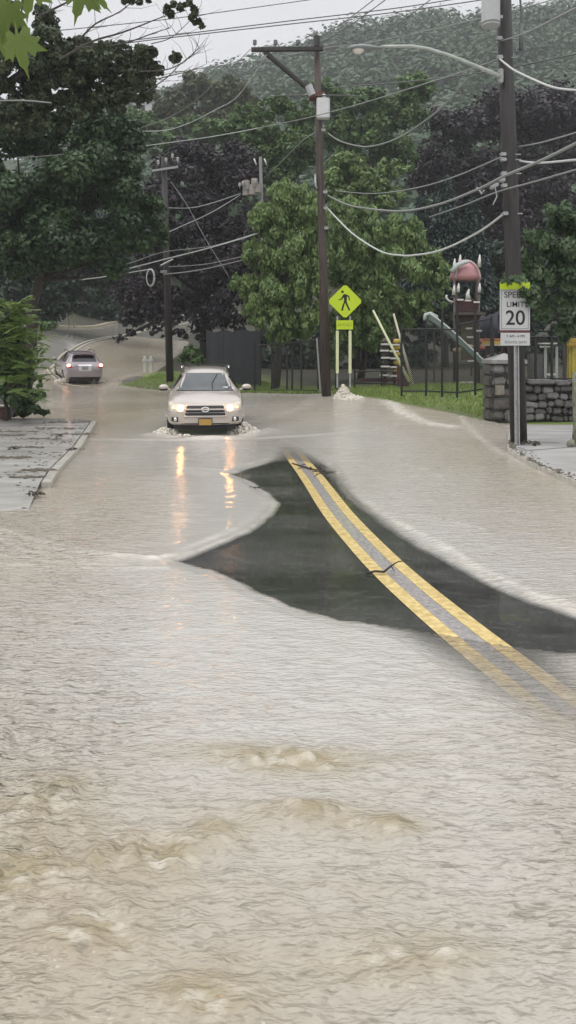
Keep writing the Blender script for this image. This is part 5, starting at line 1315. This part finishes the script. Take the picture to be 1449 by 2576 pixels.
def leaves(rg, C_, Rr, n, size, droop=0.0, aspect=.6, flat=.8, shell=.55, tone_c=None, jit=.55):
    """C_: clump centres (k,3); Rr: radii (k,) -> n leaf quads"""
    wgt = Rr ** 2; idx = rg.choice(len(C_), n, p=wgt / wgt.sum())
    dv = rg.normal(size=(n, 3)); dv[:, 2] += .25; dv /= np.linalg.norm(dv, axis=1)[:, None]
    rad = shell + (1 - shell) * rg.rand(n) ** .7; rad = rad * (1 + .25 * (rg.rand(n) < .12))
    pos = C_[idx] + dv * (Rr[idx] * rad)[:, None] * np.array([1, 1, flat])
    nn = dv + rg.normal(size=(n, 3)) * jit; nn[:, 2] += .45
    nn /= np.linalg.norm(nn, axis=1)[:, None]
    ax = rg.normal(size=(n, 3)); ax[:, 2] -= 2.2 * droop; ax += dv * np.array([1, 1, 0]) * droop * .5
    ax -= (ax * nn).sum(1)[:, None] * nn * (1 - .6 * droop); ax /= np.linalg.norm(ax, axis=1)[:, None] + 1e-9
    sd_ = np.cross(nn, ax); sd_ /= np.linalg.norm(sd_, axis=1)[:, None] + 1e-9
    s = size * rg.uniform(.6, 1.45, n)[:, None]
    V = np.stack([pos - ax * s * .5, pos + sd_ * s * aspect * .5 + ax * s * .05, pos + ax * s * .5, pos - sd_ * s * aspect * .5 + ax * s * .05], 1)
    V[:, 0] += nn * s * .08; V[:, 2] -= nn * s * .1
    ct = tone_c[idx] if tone_c is not None else rg.rand(len(C_))[idx]
    tone = .5 * ct + .35 * rg.rand(n) + .25 * np.clip(dv[:, 2] * .5 + .2, 0, 1) * 0 + .1
    return V, tone
TREES = []
def tree(name, label, d, blobs, leaf, base, n, size, seed, cat='tree', group=None, droop=0.0, aspect=.6, sub=.34, dens=16, trunk=.25, depthk=.8, flat=.85, shell=.55, limbs=True, cover=None, tpts=None):
    """blobs: (x, y, rx, ry[, dd]) ellipses of the crown as seen, turned into real volumes d metres away; base: (x, dbase) trunk foot"""
    rg = np.random.RandomState(seed); C_ = []; Rr = []; cen = []
    for b in blobs:
        x, y, rx, ry = b[:4]; dd = d + (b[4] if len(b) > 4 else 0); s = F / dd
        p = P(x, y, dd); rx, ry = rx / s, ry / s; rz_ = ry; rd = min(rx, ry) * depthk + .25 * max(rx, ry) * depthk; cen.append((p, min(rx, ry)))
        k = int(dens * (1 + rx * ry / max(.2, (sub * min(rx, ry)) ** 2) / 14))
        u = rg.normal(size=(k, 3)); u /= np.linalg.norm(u, axis=1)[:, None]; u *= (rg.rand(k)[:, None] ** .4)
        rr_ = sub * min(rx, ry) * rg.uniform(.55, 1.25, k)
        C_.append(np.array(p) + u * np.array([max(rx - rr_.mean() * .8, .05), rd, max(ry - rr_.mean() * .8, .05)])); Rr.append(rr_)
    C_ = np.concatenate(C_); Rr = np.concatenate(Rr)
    bx, bd_ = base; fx = (bx - CX) * bd_ / F; foot = Vector((fx, bd_, h1(fx, bd_) if bd_ < 100 else 0))
    root = rootof(name, tuple(foot), label, cat, group)
    V, tone = leaves(rg, C_, Rr, n, size, droop, aspect, flat, shell, jit=(.55 if d < 40 else .38))
    V -= np.array(foot)
    quads_obj('crown', V, tone, m_leaf[leaf], root)
    if tpts:
        local(MB().tube([P(*k) for k in tpts], [trunk * (1.2 - .2 * i) for i in range(len(tpts))], 10), root).build('trunk', m_bark, root, smooth=True)
    elif trunk > 0:
        mb = MB(); cc = Vector(np.average(C_, axis=0, weights=Rr ** 2)); rnd = random.Random(seed)
        fork = foot.lerp(cc, .45); fork.x = foot.x + (cc.x - foot.x) * .3
        mb.tube([foot - Vector((0, 0, .3)), foot.lerp(fork, .5) + Vector((.1, 0, 0)), fork, fork.lerp(cc, .5), cc], [trunk * 1.25, trunk, trunk * .85, trunk * .6, trunk * .3], 10)
        if limbs:
            for p, r in cen:
                m1 = fork.lerp(p, .5) + Vector((rnd.uniform(-.3, .3), rnd.uniform(-.3, .3), .3))
                mb.tube([fork.lerp(cc, .2), m1, p], [trunk * .4, trunk * .25, trunk * .08], 6)
        local(mb, root).build('trunk', m_bark, root, smooth=True)
    TREES.append((name, n)); return root

# -- left side
tree('maple_tree', 'upper left maple with dark brownish open crown and gaps of sky', 23, [(60, 170, 110, 100), (150, 150, 90, 90), (235, 160, 95, 75), (340, 150, 62, 55), (350, 215, 50, 50), (200, 235, 130, 55), (290, 245, 80, 45), (20, 60, 50, 60), (115, 55, 38, 42), (445, 145, 22, 18), (395, 172, 22, 20), (60, 290, 130, 60), (150, 270, 120, 40)],
     'maple_top', (-90, 24), 46000, .135, 11, dens=34, sub=.25, tpts=[(-110, 1000, 24), (-100, 600, 24), (-80, 350, 24), (-20, 240, 23.5), (60, 180, 23)], group='big trees left of the road')
tree('maple_sprigs', 'loose leafy sprigs on bare twigs against the sky at the top', 21, [(430, 18, 30, 24), (470, 22, 26, 20), (330, 2, 60, 18), (492, 50, 16, 22), (250, 118, 22, 16), (510, 62, 9, 20)], 'maple_top', (-60, 22), 1500, .13, 12, dens=8, trunk=0, cat='branches')
sp_ = bpy.data.objects['maple_sprigs']
mb = MB(); rnd = random.Random(4)
def twg(px, d, r0, r1):
    n = len(px); pts = smooth_pts([P(x, y, d) for x, y in px], 4); rr = [r0 + (r1 - r0) * i / (len(pts) - 1) for i in range(len(pts))]; mb.tube(pts, rr, 5)
    return pts
mains = [twg([(150, 150), (230, 105), (300, 84), (360, 62), (400, 46), (470, 25)], 21, .035, .008), twg([(190, 120), (300, 112), (390, 82), (430, 70)], 21, .03, .006), twg([(200, 100), (240, 60), (300, 30), (350, -10)], 21, .03, .008),
         twg([(100, 40), (140, 20), (200, -10)], 21, .04, .02), twg([(350, 180), (420, 175), (470, 150), (500, 120), (520, 95)], 21, .02, .004), twg([(370, 205), (430, 190), (480, 178), (520, 160)], 21, .02, .004),
         twg([(370, 230), (420, 195), (450, 165), (490, 130)], 21, .02, .004), twg([(380, 110), (430, 95), (480, 50), (500, 30)], 21, .015, .004)]
for pts in mains:
    for k in range(9):
        p = rnd.choice(pts); a = rnd.uniform(-.3, 2.2); L = rnd.uniform(.25, .9)
        q1 = p + Vector((math.cos(a) * L * .5, rnd.uniform(-.2, .2), math.sin(a) * L * .5)); q2 = q1 + Vector((math.cos(a + .3) * L * .5, 0, math.sin(a + .3) * L * .5)); mb.tube([p, q1, q2], [.009, .006, .003], 4)
local(mb, sp_).build('twigs', m_bark, sp_)
tree('maple_tree', 'big dark green maple filling the left side below the brownish crown', 31, [(40, 330, 130, 90), (150, 320, 130, 80), (270, 320, 80, 70), (60, 480, 150, 110), (200, 440, 140, 120), (320, 420, 60, 80), (325, 520, 85, 90), (130, 590, 150, 110), (375, 530, 50, 60), (398, 590, 34, 44), (340, 350, 36, 50), (250, 620, 110, 70), (290, 675, 55, 40), (20, 620, 80, 120), (350, 610, 50, 45)],
     'maple', (60, 33), 60000, .19, 13, dens=18, group='big trees left of the road')
tree('maple_tree', 'deep shaded green trees behind the left maple above the climbing road', 58, [(60, 700, 120, 90), (170, 700, 100, 90), (260, 690, 80, 80), (330, 700, 60, 90), (20, 600, 100, 120), (200, 560, 160, 120), (100, 780, 70, 50), (40, 780, 90, 70)],
     'dark', (118, 60), 26000, .36, 14, dens=16, group='big trees left of the road', depthk=.5)
tree('roadside_shrub', 'low dark undergrowth on the bank behind the climbing road', 78, [(150, 800, 110, 32), (260, 795, 90, 36), (60, 810, 80, 36), (330, 800, 60, 40), (240, 760, 90, 50), (120, 760, 90, 50), (180, 812, 60, 14, 4), (250, 806, 60, 14, 6), (310, 806, 50, 20, 6), (220, 800, 120, 20, 14), (320, 815, 40, 16, 2)], 'dark', (240, 80), 16000, .34, 15, cat='shrub', trunk=0, depthk=.4)
tree('roadside_shrub', 'small ragged shrub on the left verge just above the big leaved bush', 42, [(100, 820, 20, 18), (125, 818, 22, 10)], 'mid', (100, 42), 900, .22, 16, cat='shrub', trunk=0)
# -- copper beech by the road
tree('copper_beech', 'large dark purple copper beech behind the slim left utility pole', 50, [(470, 440, 110, 100), (590, 430, 90, 90), (400, 520, 70, 80), (520, 560, 120, 100), (620, 600, 60, 90), (400, 640, 90, 80), (560, 690, 110, 100), (340, 740, 70, 60), (430, 770, 110, 60), (560, 790, 100, 60), (330, 800, 36, 28), (640, 720, 60, 110), (300, 852, 22, 14), (330, 838, 22, 12), (395, 832, 50, 16), (480, 838, 70, 24)],
     'beech', (520, 53), 52000, .26, 21, dens=18, group='copper beech trees', trunk=.45, depthk=.7)
tree('copper_beech', 'huge dull purple copper beech mass behind the near pole', 64, [(1150, 330, 100, 90), (1260, 300, 110, 90), (1370, 290, 110, 110), (1450, 380, 100, 140), (1090, 430, 80, 90), (1200, 450, 130, 110), (1330, 450, 130, 120), (1120, 540, 100, 70), (1250, 580, 120, 90), (1400, 580, 110, 120)],
     'beech', (1250, 66), 46000, .34, 22, dens=18, group='copper beech trees', trunk=.5, depthk=.6)
# -- trees between
tree('oak_tree', 'distant olive tree whose top stands against the sky left of the crossarm', 95, [(495, 215, 45, 45), (455, 250, 40, 40), (540, 240, 45, 40), (580, 215, 26, 30), (420, 285, 60, 40), (520, 300, 90, 50), (610, 260, 60, 55), (395, 250, 14, 22)], 'olive', (500, 97), 15000, .50, 31, dens=16, trunk=.4, group='green trees in the middle distance')
tree('oak_tree', 'mid green tree under the distant olive one above the purple beech', 75, [(400, 330, 80, 50), (500, 340, 90, 50), (590, 320, 80, 50), (440, 370, 90, 40), (350, 300, 40, 40), (330, 360, 60, 50)], 'mid', (430, 77), 15000, .40, 32, dens=14, trunk=.3, group='green trees in the middle distance', limbs=False)
tree('oak_tree', 'yellow green spreading tree left of the middle pole at box height', 55, [(560, 325, 50, 24), (630, 290, 60, 32), (700, 270, 60, 36), (760, 300, 60, 50), (660, 350, 90, 50), (740, 380, 80, 60), (640, 410, 60, 50), (700, 440, 60, 40)], 'mid', (700, 57), 19000, .28, 33, dens=16, group='green trees in the middle distance')
tree('oak_tree', 'dark green tree right of the middle pole behind the sagging drop cable', 60, [(870, 280, 60, 50), (950, 260, 80, 50), (1020, 290, 70, 50), (860, 350, 70, 60), (960, 350, 90, 70), (1010, 400, 50, 40), (880, 420, 60, 50), (820, 230, 50, 40), (1040, 230, 60, 50)], 'mid', (900, 62), 22000, .32, 34, dens=16, group='green trees in the middle distance')
tree('oak_tree', 'fresh green slender tree just right of the middle pole above the crossing sign', 44, [(880, 420, 50, 50), (840, 470, 50, 50), (930, 460, 60, 50), (990, 420, 50, 30), (960, 500, 90, 40), (880, 500, 60, 60)], 'weep', (890, 46), 12000, .24, 35, dens=16, group='green trees in the middle distance')
tree('weeping_tree', 'bright green weeping tree left of the middle pole above the chain link fence', 32.5, [(735, 500, 70, 60), (700, 560, 85, 60), (790, 560, 60, 90), (660, 640, 60, 50), (740, 650, 90, 80), (620, 715, 50, 36), (680, 740, 80, 70), (770, 740, 60, 90), (690, 800, 70, 50), (640, 770, 40, 50), (760, 820, 50, 50), (700, 845, 40, 30), (645, 545, 26, 34)],
     'weep', (690, 33.5), 42000, .19, 41, droop=.8, aspect=.42, dens=30, sub=.24, trunk=.16, group='weeping trees by the playground fence', flat=1.1)
tree('weeping_tree', 'broad green weeping tree behind the yellow crossing sign', 34.5, [(870, 560, 60, 70), (940, 570, 90, 60), (1030, 600, 60, 50), (880, 660, 80, 90), (980, 670, 100, 80), (1080, 680, 50, 60), (1110, 720, 26, 60), (900, 770, 90, 80), (1000, 780, 70, 60), (860, 840, 60, 70), (940, 850, 60, 50), (1060, 760, 40, 40), (830, 900, 36, 40)],
     'weep', (905, 36), 46000, .20, 42, droop=.8, aspect=.42, dens=30, sub=.24, trunk=.15, group='weeping trees by the playground fence', flat=1.1)
tree('understorey_bush', 'dark green bushes at the back of the playground below the weeping trees', 46, [(850, 860, 80, 70), (960, 860, 80, 80), (1060, 800, 80, 80), (1030, 890, 70, 50), (700, 880, 120, 60), (600, 900, 80, 50), (780, 900, 80, 60), (900, 930, 70, 30)], 'dark', (900, 48), 20000, .30, 43, cat='bushes', trunk=0, depthk=.5)
# -- conifers
def spruce(label, x, ytop, ybot, hw, d, seed):
    rg = np.random.RandomState(seed); s = F / d; top_ = P(x, ytop, d); bot = P(x, ybot, d); Ht = top_.z - bot.z; W = hw / s
    foot = Vector((top_.x, d, h1(top_.x, d))); root = rootof('spruce_tree', tuple(foot), label, 'tree', 'spruce trees behind the playground')
    n = 9000; t_ = rg.rand(n) ** .75; tier = np.floor(t_ * 15) / 15; fr = (t_ - tier) * 15
    rad = W * (tier * .85 + .12 + .10 * fr); a = rg.rand(n) * 2 * np.pi; br = np.floor(a / (2 * np.pi) * 11); a = (br + .5 + rg.normal(size=n) * .23) * 2 * np.pi / 11 + tier * 40
    r_ = rad * rg.rand(n) ** .5
    pos = np.stack([top_.x + r_ * np.cos(a), d + r_ * np.sin(a), top_.z - t_ * Ht - r_ * .35 * 1 + .1], 1)
    ax = np.stack([np.cos(a), np.sin(a), np.full(n, -.7)], 1) + rg.normal(size=(n, 3)) * .35; ax /= np.linalg.norm(ax, axis=1)[:, None]
    sd_ = np.cross(ax, np.array([0, 0, 1.])) + rg.normal(size=(n, 3)) * .3; sd_ /= np.linalg.norm(sd_, axis=1)[:, None]
    l = .34 * rg.uniform(.6, 1.3, n)[:, None]
    V = np.stack([pos - ax * l * .5, pos + sd_ * l * .2, pos + ax * l * .5, pos - sd_ * l * .2], 1) - np.array(foot)
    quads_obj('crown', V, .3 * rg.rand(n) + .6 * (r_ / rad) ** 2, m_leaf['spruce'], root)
    local(MB().tube([foot, top_], [.18, .02], 8), root).build('trunk', m_bark, root)
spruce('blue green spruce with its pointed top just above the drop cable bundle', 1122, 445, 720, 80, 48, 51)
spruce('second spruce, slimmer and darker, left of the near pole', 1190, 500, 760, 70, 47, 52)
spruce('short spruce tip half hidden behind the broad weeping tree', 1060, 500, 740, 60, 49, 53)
tree('oak_tree', 'dark green tree mass right behind the playground tower', 52, [(1180, 650, 80, 60), (1260, 680, 80, 80), (1200, 740, 100, 70), (1340, 720, 80, 90), (1420, 720, 80, 110), (1120, 790, 60, 60), (1300, 800, 120, 50), (1430, 840, 60, 40), (1230, 850, 160, 60), (1380, 880, 120, 60)], 'dark', (1260, 55), 30000, .30, 54, dens=14, group='green trees in the middle distance', depthk=.5)
# -- right edge tree
tree('roadside_tree', 'leafy tree at the right edge whose branches brush the speed limit sign', 17.5, [(1400, 530, 46, 30), (1440, 560, 60, 70), (1350, 600, 40, 34), (1400, 630, 70, 60), (1330, 650, 42, 30), (1300, 640, 16, 16), (1300, 690, 36, 24, -.9), (1292, 704, 34, 15, -1.8), (1318, 735, 14, 14, -1.75), (1350, 700, 50, 50), (1430, 720, 60, 70), (1370, 770, 44, 50, .6), (1430, 820, 40, 50, .8), (1340, 740, 18, 26, -1.6), (1330, 762, 10, 14, -1.7)],
     'right', (1450, 16.3), 17000, .12, 61, droop=.4, aspect=.5, dens=18, sub=.34, trunk=.13, limbs=False, tpts=[(1464, 1105, 15.95), (1462, 1000, 15.95), (1466, 860, 16.2), (1475, 700, 16.8), (1450, 600, 17.3)])
tr = P(1460, 1110, 15.8)
mb = MB().tube([(tr.x + .02, tr.y, .05), (tr.x + .0, tr.y, .6), (tr.x - .02, tr.y + .02, 1.2), (tr.x - .01, tr.y + .05, 1.6)], [.20, .145, .135, .13], 10); mb.ball((tr.x - .16, tr.y - .02, .17), (.13, .10, .10), 8, 6)
mt_ = (mb.build('mossy_trunk', mat('mossy_bark', (.14, .16, .11), rough=.8, noise=.4, nscale=9, bump=.8, bscale=14, col2=(.26, .27, .20)), smooth=True))
rt_ = bpy.data.objects['roadside_tree']; pass
local_me = mt_.data; local_me.transform(Matrix.Translation(-Vector(rt_.location))); mt_.parent = rt_; mt_.name = 'trunk_base'; mt_['label'] = 'pale mossy foot of the trunk'
# -- left leafy bush: long pinnate leaves
tree('leafy_bush', 'dense dark green hedge at the left edge above the brick planter', 21.5, [(20, 860, 60, 70), (50, 930, 46, 70), (20, 990, 70, 50), (60, 1010, 40, 34), (-20, 900, 60, 100)], 'maple', (10, 21.8), 11000, .15, 71, cat='bush', trunk=.06)
def sumac(root_d, spots, seed):
    rg = np.random.RandomState(seed); V = []; T = []
    for (x, y, nl) in spots:
        c = np.array(P(x, y, root_d + rg.uniform(-.5, .2)))
        for k in range(nl):
            a = rg.rand() * 6.28; el = rg.uniform(-.2, .9); dv = np.array([math.cos(a) * math.cos(el), math.sin(a) * math.cos(el), math.sin(el)]); L = rg.uniform(.35, .6)
            for j in range(9):
                t_ = (j + 1) / 9; p = c + dv * L * t_ - np.array([0, 0, .28 * L * t_ * t_])
                sd_ = np.cross(dv, [0, 0, 1.]); sd_ /= np.linalg.norm(sd_) + 1e-6
                for sg in (-1, 1):
                    tip = sd_ * sg + dv * .5 + np.array([0, 0, -.35]) + rg.normal(size=3) * .12; tip /= np.linalg.norm(tip); l = .19 * (1 - .35 * abs(t_ - .5)) * rg.uniform(.8, 1.2); w_ = dv * .032
                    V.append([p, p + tip * l * .45 + w_, p + tip * l, p + tip * l * .45 - w_]); T.append(.45 + .5 * rg.rand())
    return np.array(V), np.array(T)
spots = [(20, 775, 9), (-5, 765, 9), (50, 785, 9), (48, 800, 9), (90, 860, 6), (94, 900, 5), (0, 900, 7), (40, 960, 6), (15, 960, 5), (60, 815, 9), (10, 830, 8), (38, 845, 9), (66, 840, 8), (28, 880, 7), (70, 885, 8), (50, 905, 7), (78, 925, 7), (84, 905, 6), (10, 870, 8), (60, 940, 6), (30, 925, 6), (86, 950, 5), (5, 800, 8), (35, 770, 5), (70, 980, 5), (80, 1000, 4)]
V, T = sumac(20.7, spots, 5); foot = P(30, 1045, 21.3)
root = rootof('sumac_bush', tuple(foot), 'bright green bush with long feathery leaves at the left edge', 'bush')
quads_obj('foliage', V - np.array(foot), T, m_leaf['sumac'], root)
mb = MB(); [mb.tube([foot, foot.lerp(P(x, y, 20.9), .5) + Vector((.05, 0, .1)), P(x, y, 20.7)], [.03, .02, .008], 5) for x, y, _ in spots[::2]]
local(mb, root).build('stems', m_bark, root)
tree('ground_shrub', 'low dark groundcover spilling over the sidewalk right of the hedge', 22.3, [(70, 1030, 44, 16), (105, 1035, 20, 9), (30, 1040, 40, 14)], 'maple', (80, 22.5), 2600, .12, 73, cat='shrub', trunk=0)
tree('ground_shrub', 'tuft of flooded weeds on the left edge near the distant suv', 30, [(100, 960, 8, 22), (104, 1000, 12, 22)], 'mid', (100, 30), 700, .14, 74, cat='shrub', trunk=0)
tree('ground_shrub', 'small bushes on the grass island behind the near suv', 40, [(480, 885, 26, 18), (460, 900, 20, 14), (500, 905, 26, 20)], 'mid', (480, 41), 1800, .18, 75, cat='shrub', trunk=0)

# near hanging maple leaves
def maple_leaf(c, size, rx, ry, rz, curl=.25):
    out_ = [(0, -.5), (.05, -.12), (.20, -.30), (.34, -.22), (.30, -.05), (.52, .02), (.42, .14), (.60, .34), (.36, .34), (.30, .46), (.16, .30), (.13, .58), (.05, .66), (0, .95)]
    pts = out_ + [(-x, y) for x, y in out_[-2:0:-1]]
    M = Euler((rx, ry, rz)).to_matrix()
    vs = [Vector(c)]; fs = []
    k = len(pts)
    for r in (.5, 1.0):
        for (x, y) in pts: v = Vector((x * r, 0, -y * r)) * size; v.y += curl * size * ((x * r) ** 2 * 1.3 + (y * r) ** 2 * .4); vs.append(M @ v + Vector(c))
    for i in range(k):
        j = (i + 1) % k; fs.append((0, 1 + i, 1 + j)); fs.append((1 + i, 1 + k + i, 1 + k + j, 1 + j))
    return vs, fs
root = rootof('maple_twig', P(60, -120, 1.7), 'bright green maple leaves hanging close to the camera at the top left', 'leaves')
for (x, y, s_, d_, r) in ((20, 20, .070, 1.7, (.25, .3, .1)), (45, 100, .075, 1.66, (.15, -.15, -.2)), (-10, 90, .07, 1.72, (.2, .2, .4)), (205, -22, .070, 1.75, (.1, .25, .15)), (243, -14, .052, 1.78, (.3, -.5, -.9)), (70, -40, .08, 1.8, (.4, .1, .2)), (-30, 10, .08, 1.75, (0, 0, .1))):
    c = P(x, y, d_); vs, fs = maple_leaf(c, s_ * 1.15, *r, curl=.5)
    o = local(MB().add(vs, fs), root).build('leaf', m_leaf['near'], root, smooth=True)
    a = o.data.attributes.new('tone', 'FLOAT', 'FACE'); a.data.foreach_set('value', [.3 + .5 * random.random()] * len(o.data.polygons))
mb = MB()
for px in ([(-60, -160), (0, -60), (10, 10)], [(0, -60), (60, -20), (50, 70)], [(-60, -160), (120, -120), (240, -60), (205, -40)], [(240, -60), (243, -20)]): mb.tube([P(x, y, 1.72) for x, y in px], .0022, 6)
local(mb, root).build('twig', m_bark, root)

# ------------------------------------------------------------------ hill
def ridge_row(x):
    return np.interp(x, [-400, 200, 350, 470, 600, 700, 800, 880, 960, 1060, 1100, 1200, 1310, 1449, 1800, 2400], [420, 360, 300, 275, 215, 170, 150, 118, 118, 112, 92, 72, 78, 60, 20, 60])
hx = np.linspace(-190, 330, 150); hy = np.concatenate([np.linspace(84, 250, 70), np.linspace(256, 420, 20)]); HX, HYY = np.meshgrid(hx, hy)
def hillz(X_, Y_):
    col_ = CX + X_ / 250.0 * F * (250.0 / np.maximum(Y_, 200)) ** .5
    zr = CAMZ + (HY - ridge_row(col_)) * 250 / F - 4
    t_ = np.clip((Y_ - 84) / (250 - 84), 0, 1); z = 2.5 + (zr - 2.5) * t_ ** 1.1
    return np.where(Y_ > 250, zr - (Y_ - 250) * .25, z) + fbm(X_ * .03, Y_ * .03) * 10 * t_
hm = mat('hill_soil', (.05, .07, .035), rough=.9, noise=.4, nscale=.3)
grid_obj('hill', HX, HYY, hillz(HX, HYY), hm, 'structure')
rg = np.random.RandomState(77); K = 3200
Yc = 250 - (250 - 100) * rg.rand(K) ** 1.5; Xc = (rg.rand(K) * 1.35 - .45) * Yc * .95 * .9
near_ridge = rg.rand(K) < .25; Yc[near_ridge] = rg.uniform(236, 252, near_ridge.sum()); Xc[near_ridge] = rg.uniform(-60, 110, near_ridge.sum())
Rc = rg.uniform(2.5, 6.5, K); Zc = hillz(Xc, Yc) + Rc * rg.uniform(.5, 1.5, K)
ok = (Xc > -.32 * Yc) & (Xc < .48 * Yc); Xc, Yc, Zc, Rc = Xc[ok], Yc[ok], Zc[ok], Rc[ok]
V, tone = leaves(rg, np.stack([Xc, Yc, Zc], 1), Rc, 240000, 1.5, flat=.9, shell=.9, jit=.16, tone_c=rg.rand(len(Xc)))
o = quads_obj('hill_forest', V, tone, m_leaf['hill']); tag(o, 'hazy green forest covering the hill behind the road', 'forest', kind='stuff')

# ------------------------------------------------------------------ grass
rg = np.random.RandomState(8); n = 90000
gx_ = rg.uniform(-9.5, 12, n); gy_ = rg.uniform(21, 44, n)
isl_ = sdf_poly(gx_, gy_, [(-8.2, 37), (-6.3, 35.6), (-4, 33.9), (-1.4, 32.2), (.5, 29.2), (2.3, 27.0), (3.4, 25.1), (4.7, 23.0), (5.4, 21.5), (14, 21.6), (14, 27.5), (3, 29.5), (0, 33.5), (-2, 40), (-7, 43)])
k = (isl_ < -.02); gx_, gy_ = gx_[k], gy_[k]; gz_ = H(gx_, gy_) + fbm(gx_ * .7, gy_ * .7) * .12 - .03
n = len(gx_); hh = rg.uniform(.05, .16, n); a = rg.rand(n) * 3.14; wv = np.stack([np.cos(a), np.sin(a), np.zeros(n)], 1) * .022
p = np.stack([gx_, gy_, gz_], 1); tip = p + np.stack([rg.normal(size=n) * .05, rg.normal(size=n) * .05, hh], 1)
V = np.stack([p - wv, p + wv, tip + wv * .2, tip - wv * .2], 1)
o = quads_obj('grass', V, .35 + .5 * (fbm(gx_ * .9, gy_ * .9) + .5) * rg.rand(n) + .1, m_leaf['grass']); tag(o, 'wet green grass on the bank and the island beside the flood', 'grass', kind='stuff')

# ------------------------------------------------------------------ haze
USE_HAZE = True
if USE_HAZE:
    mh = bpy.data.materials.new('haze'); mh.use_nodes = True; nt = mh.node_tree
    nt.nodes.clear(); o_ = N(nt, 'ShaderNodeOutputMaterial'); pv = N(nt, 'ShaderNodeVolumePrincipled'); pv.inputs['Color'].default_value = (.93, .95, .97, 1); pv.inputs['Density'].default_value = .0009; pv.inputs['Anisotropy'].default_value = .2
    nt.links.new(pv.outputs[0], o_.inputs['Volume'])
    o = MB().box((70, 200, 65), (620, 460, 150)).build('haze', mh); tag(o, 'thin rain haze hanging in front of the hill', 'haze', kind='stuff')
    o.display_type = 'WIRE'
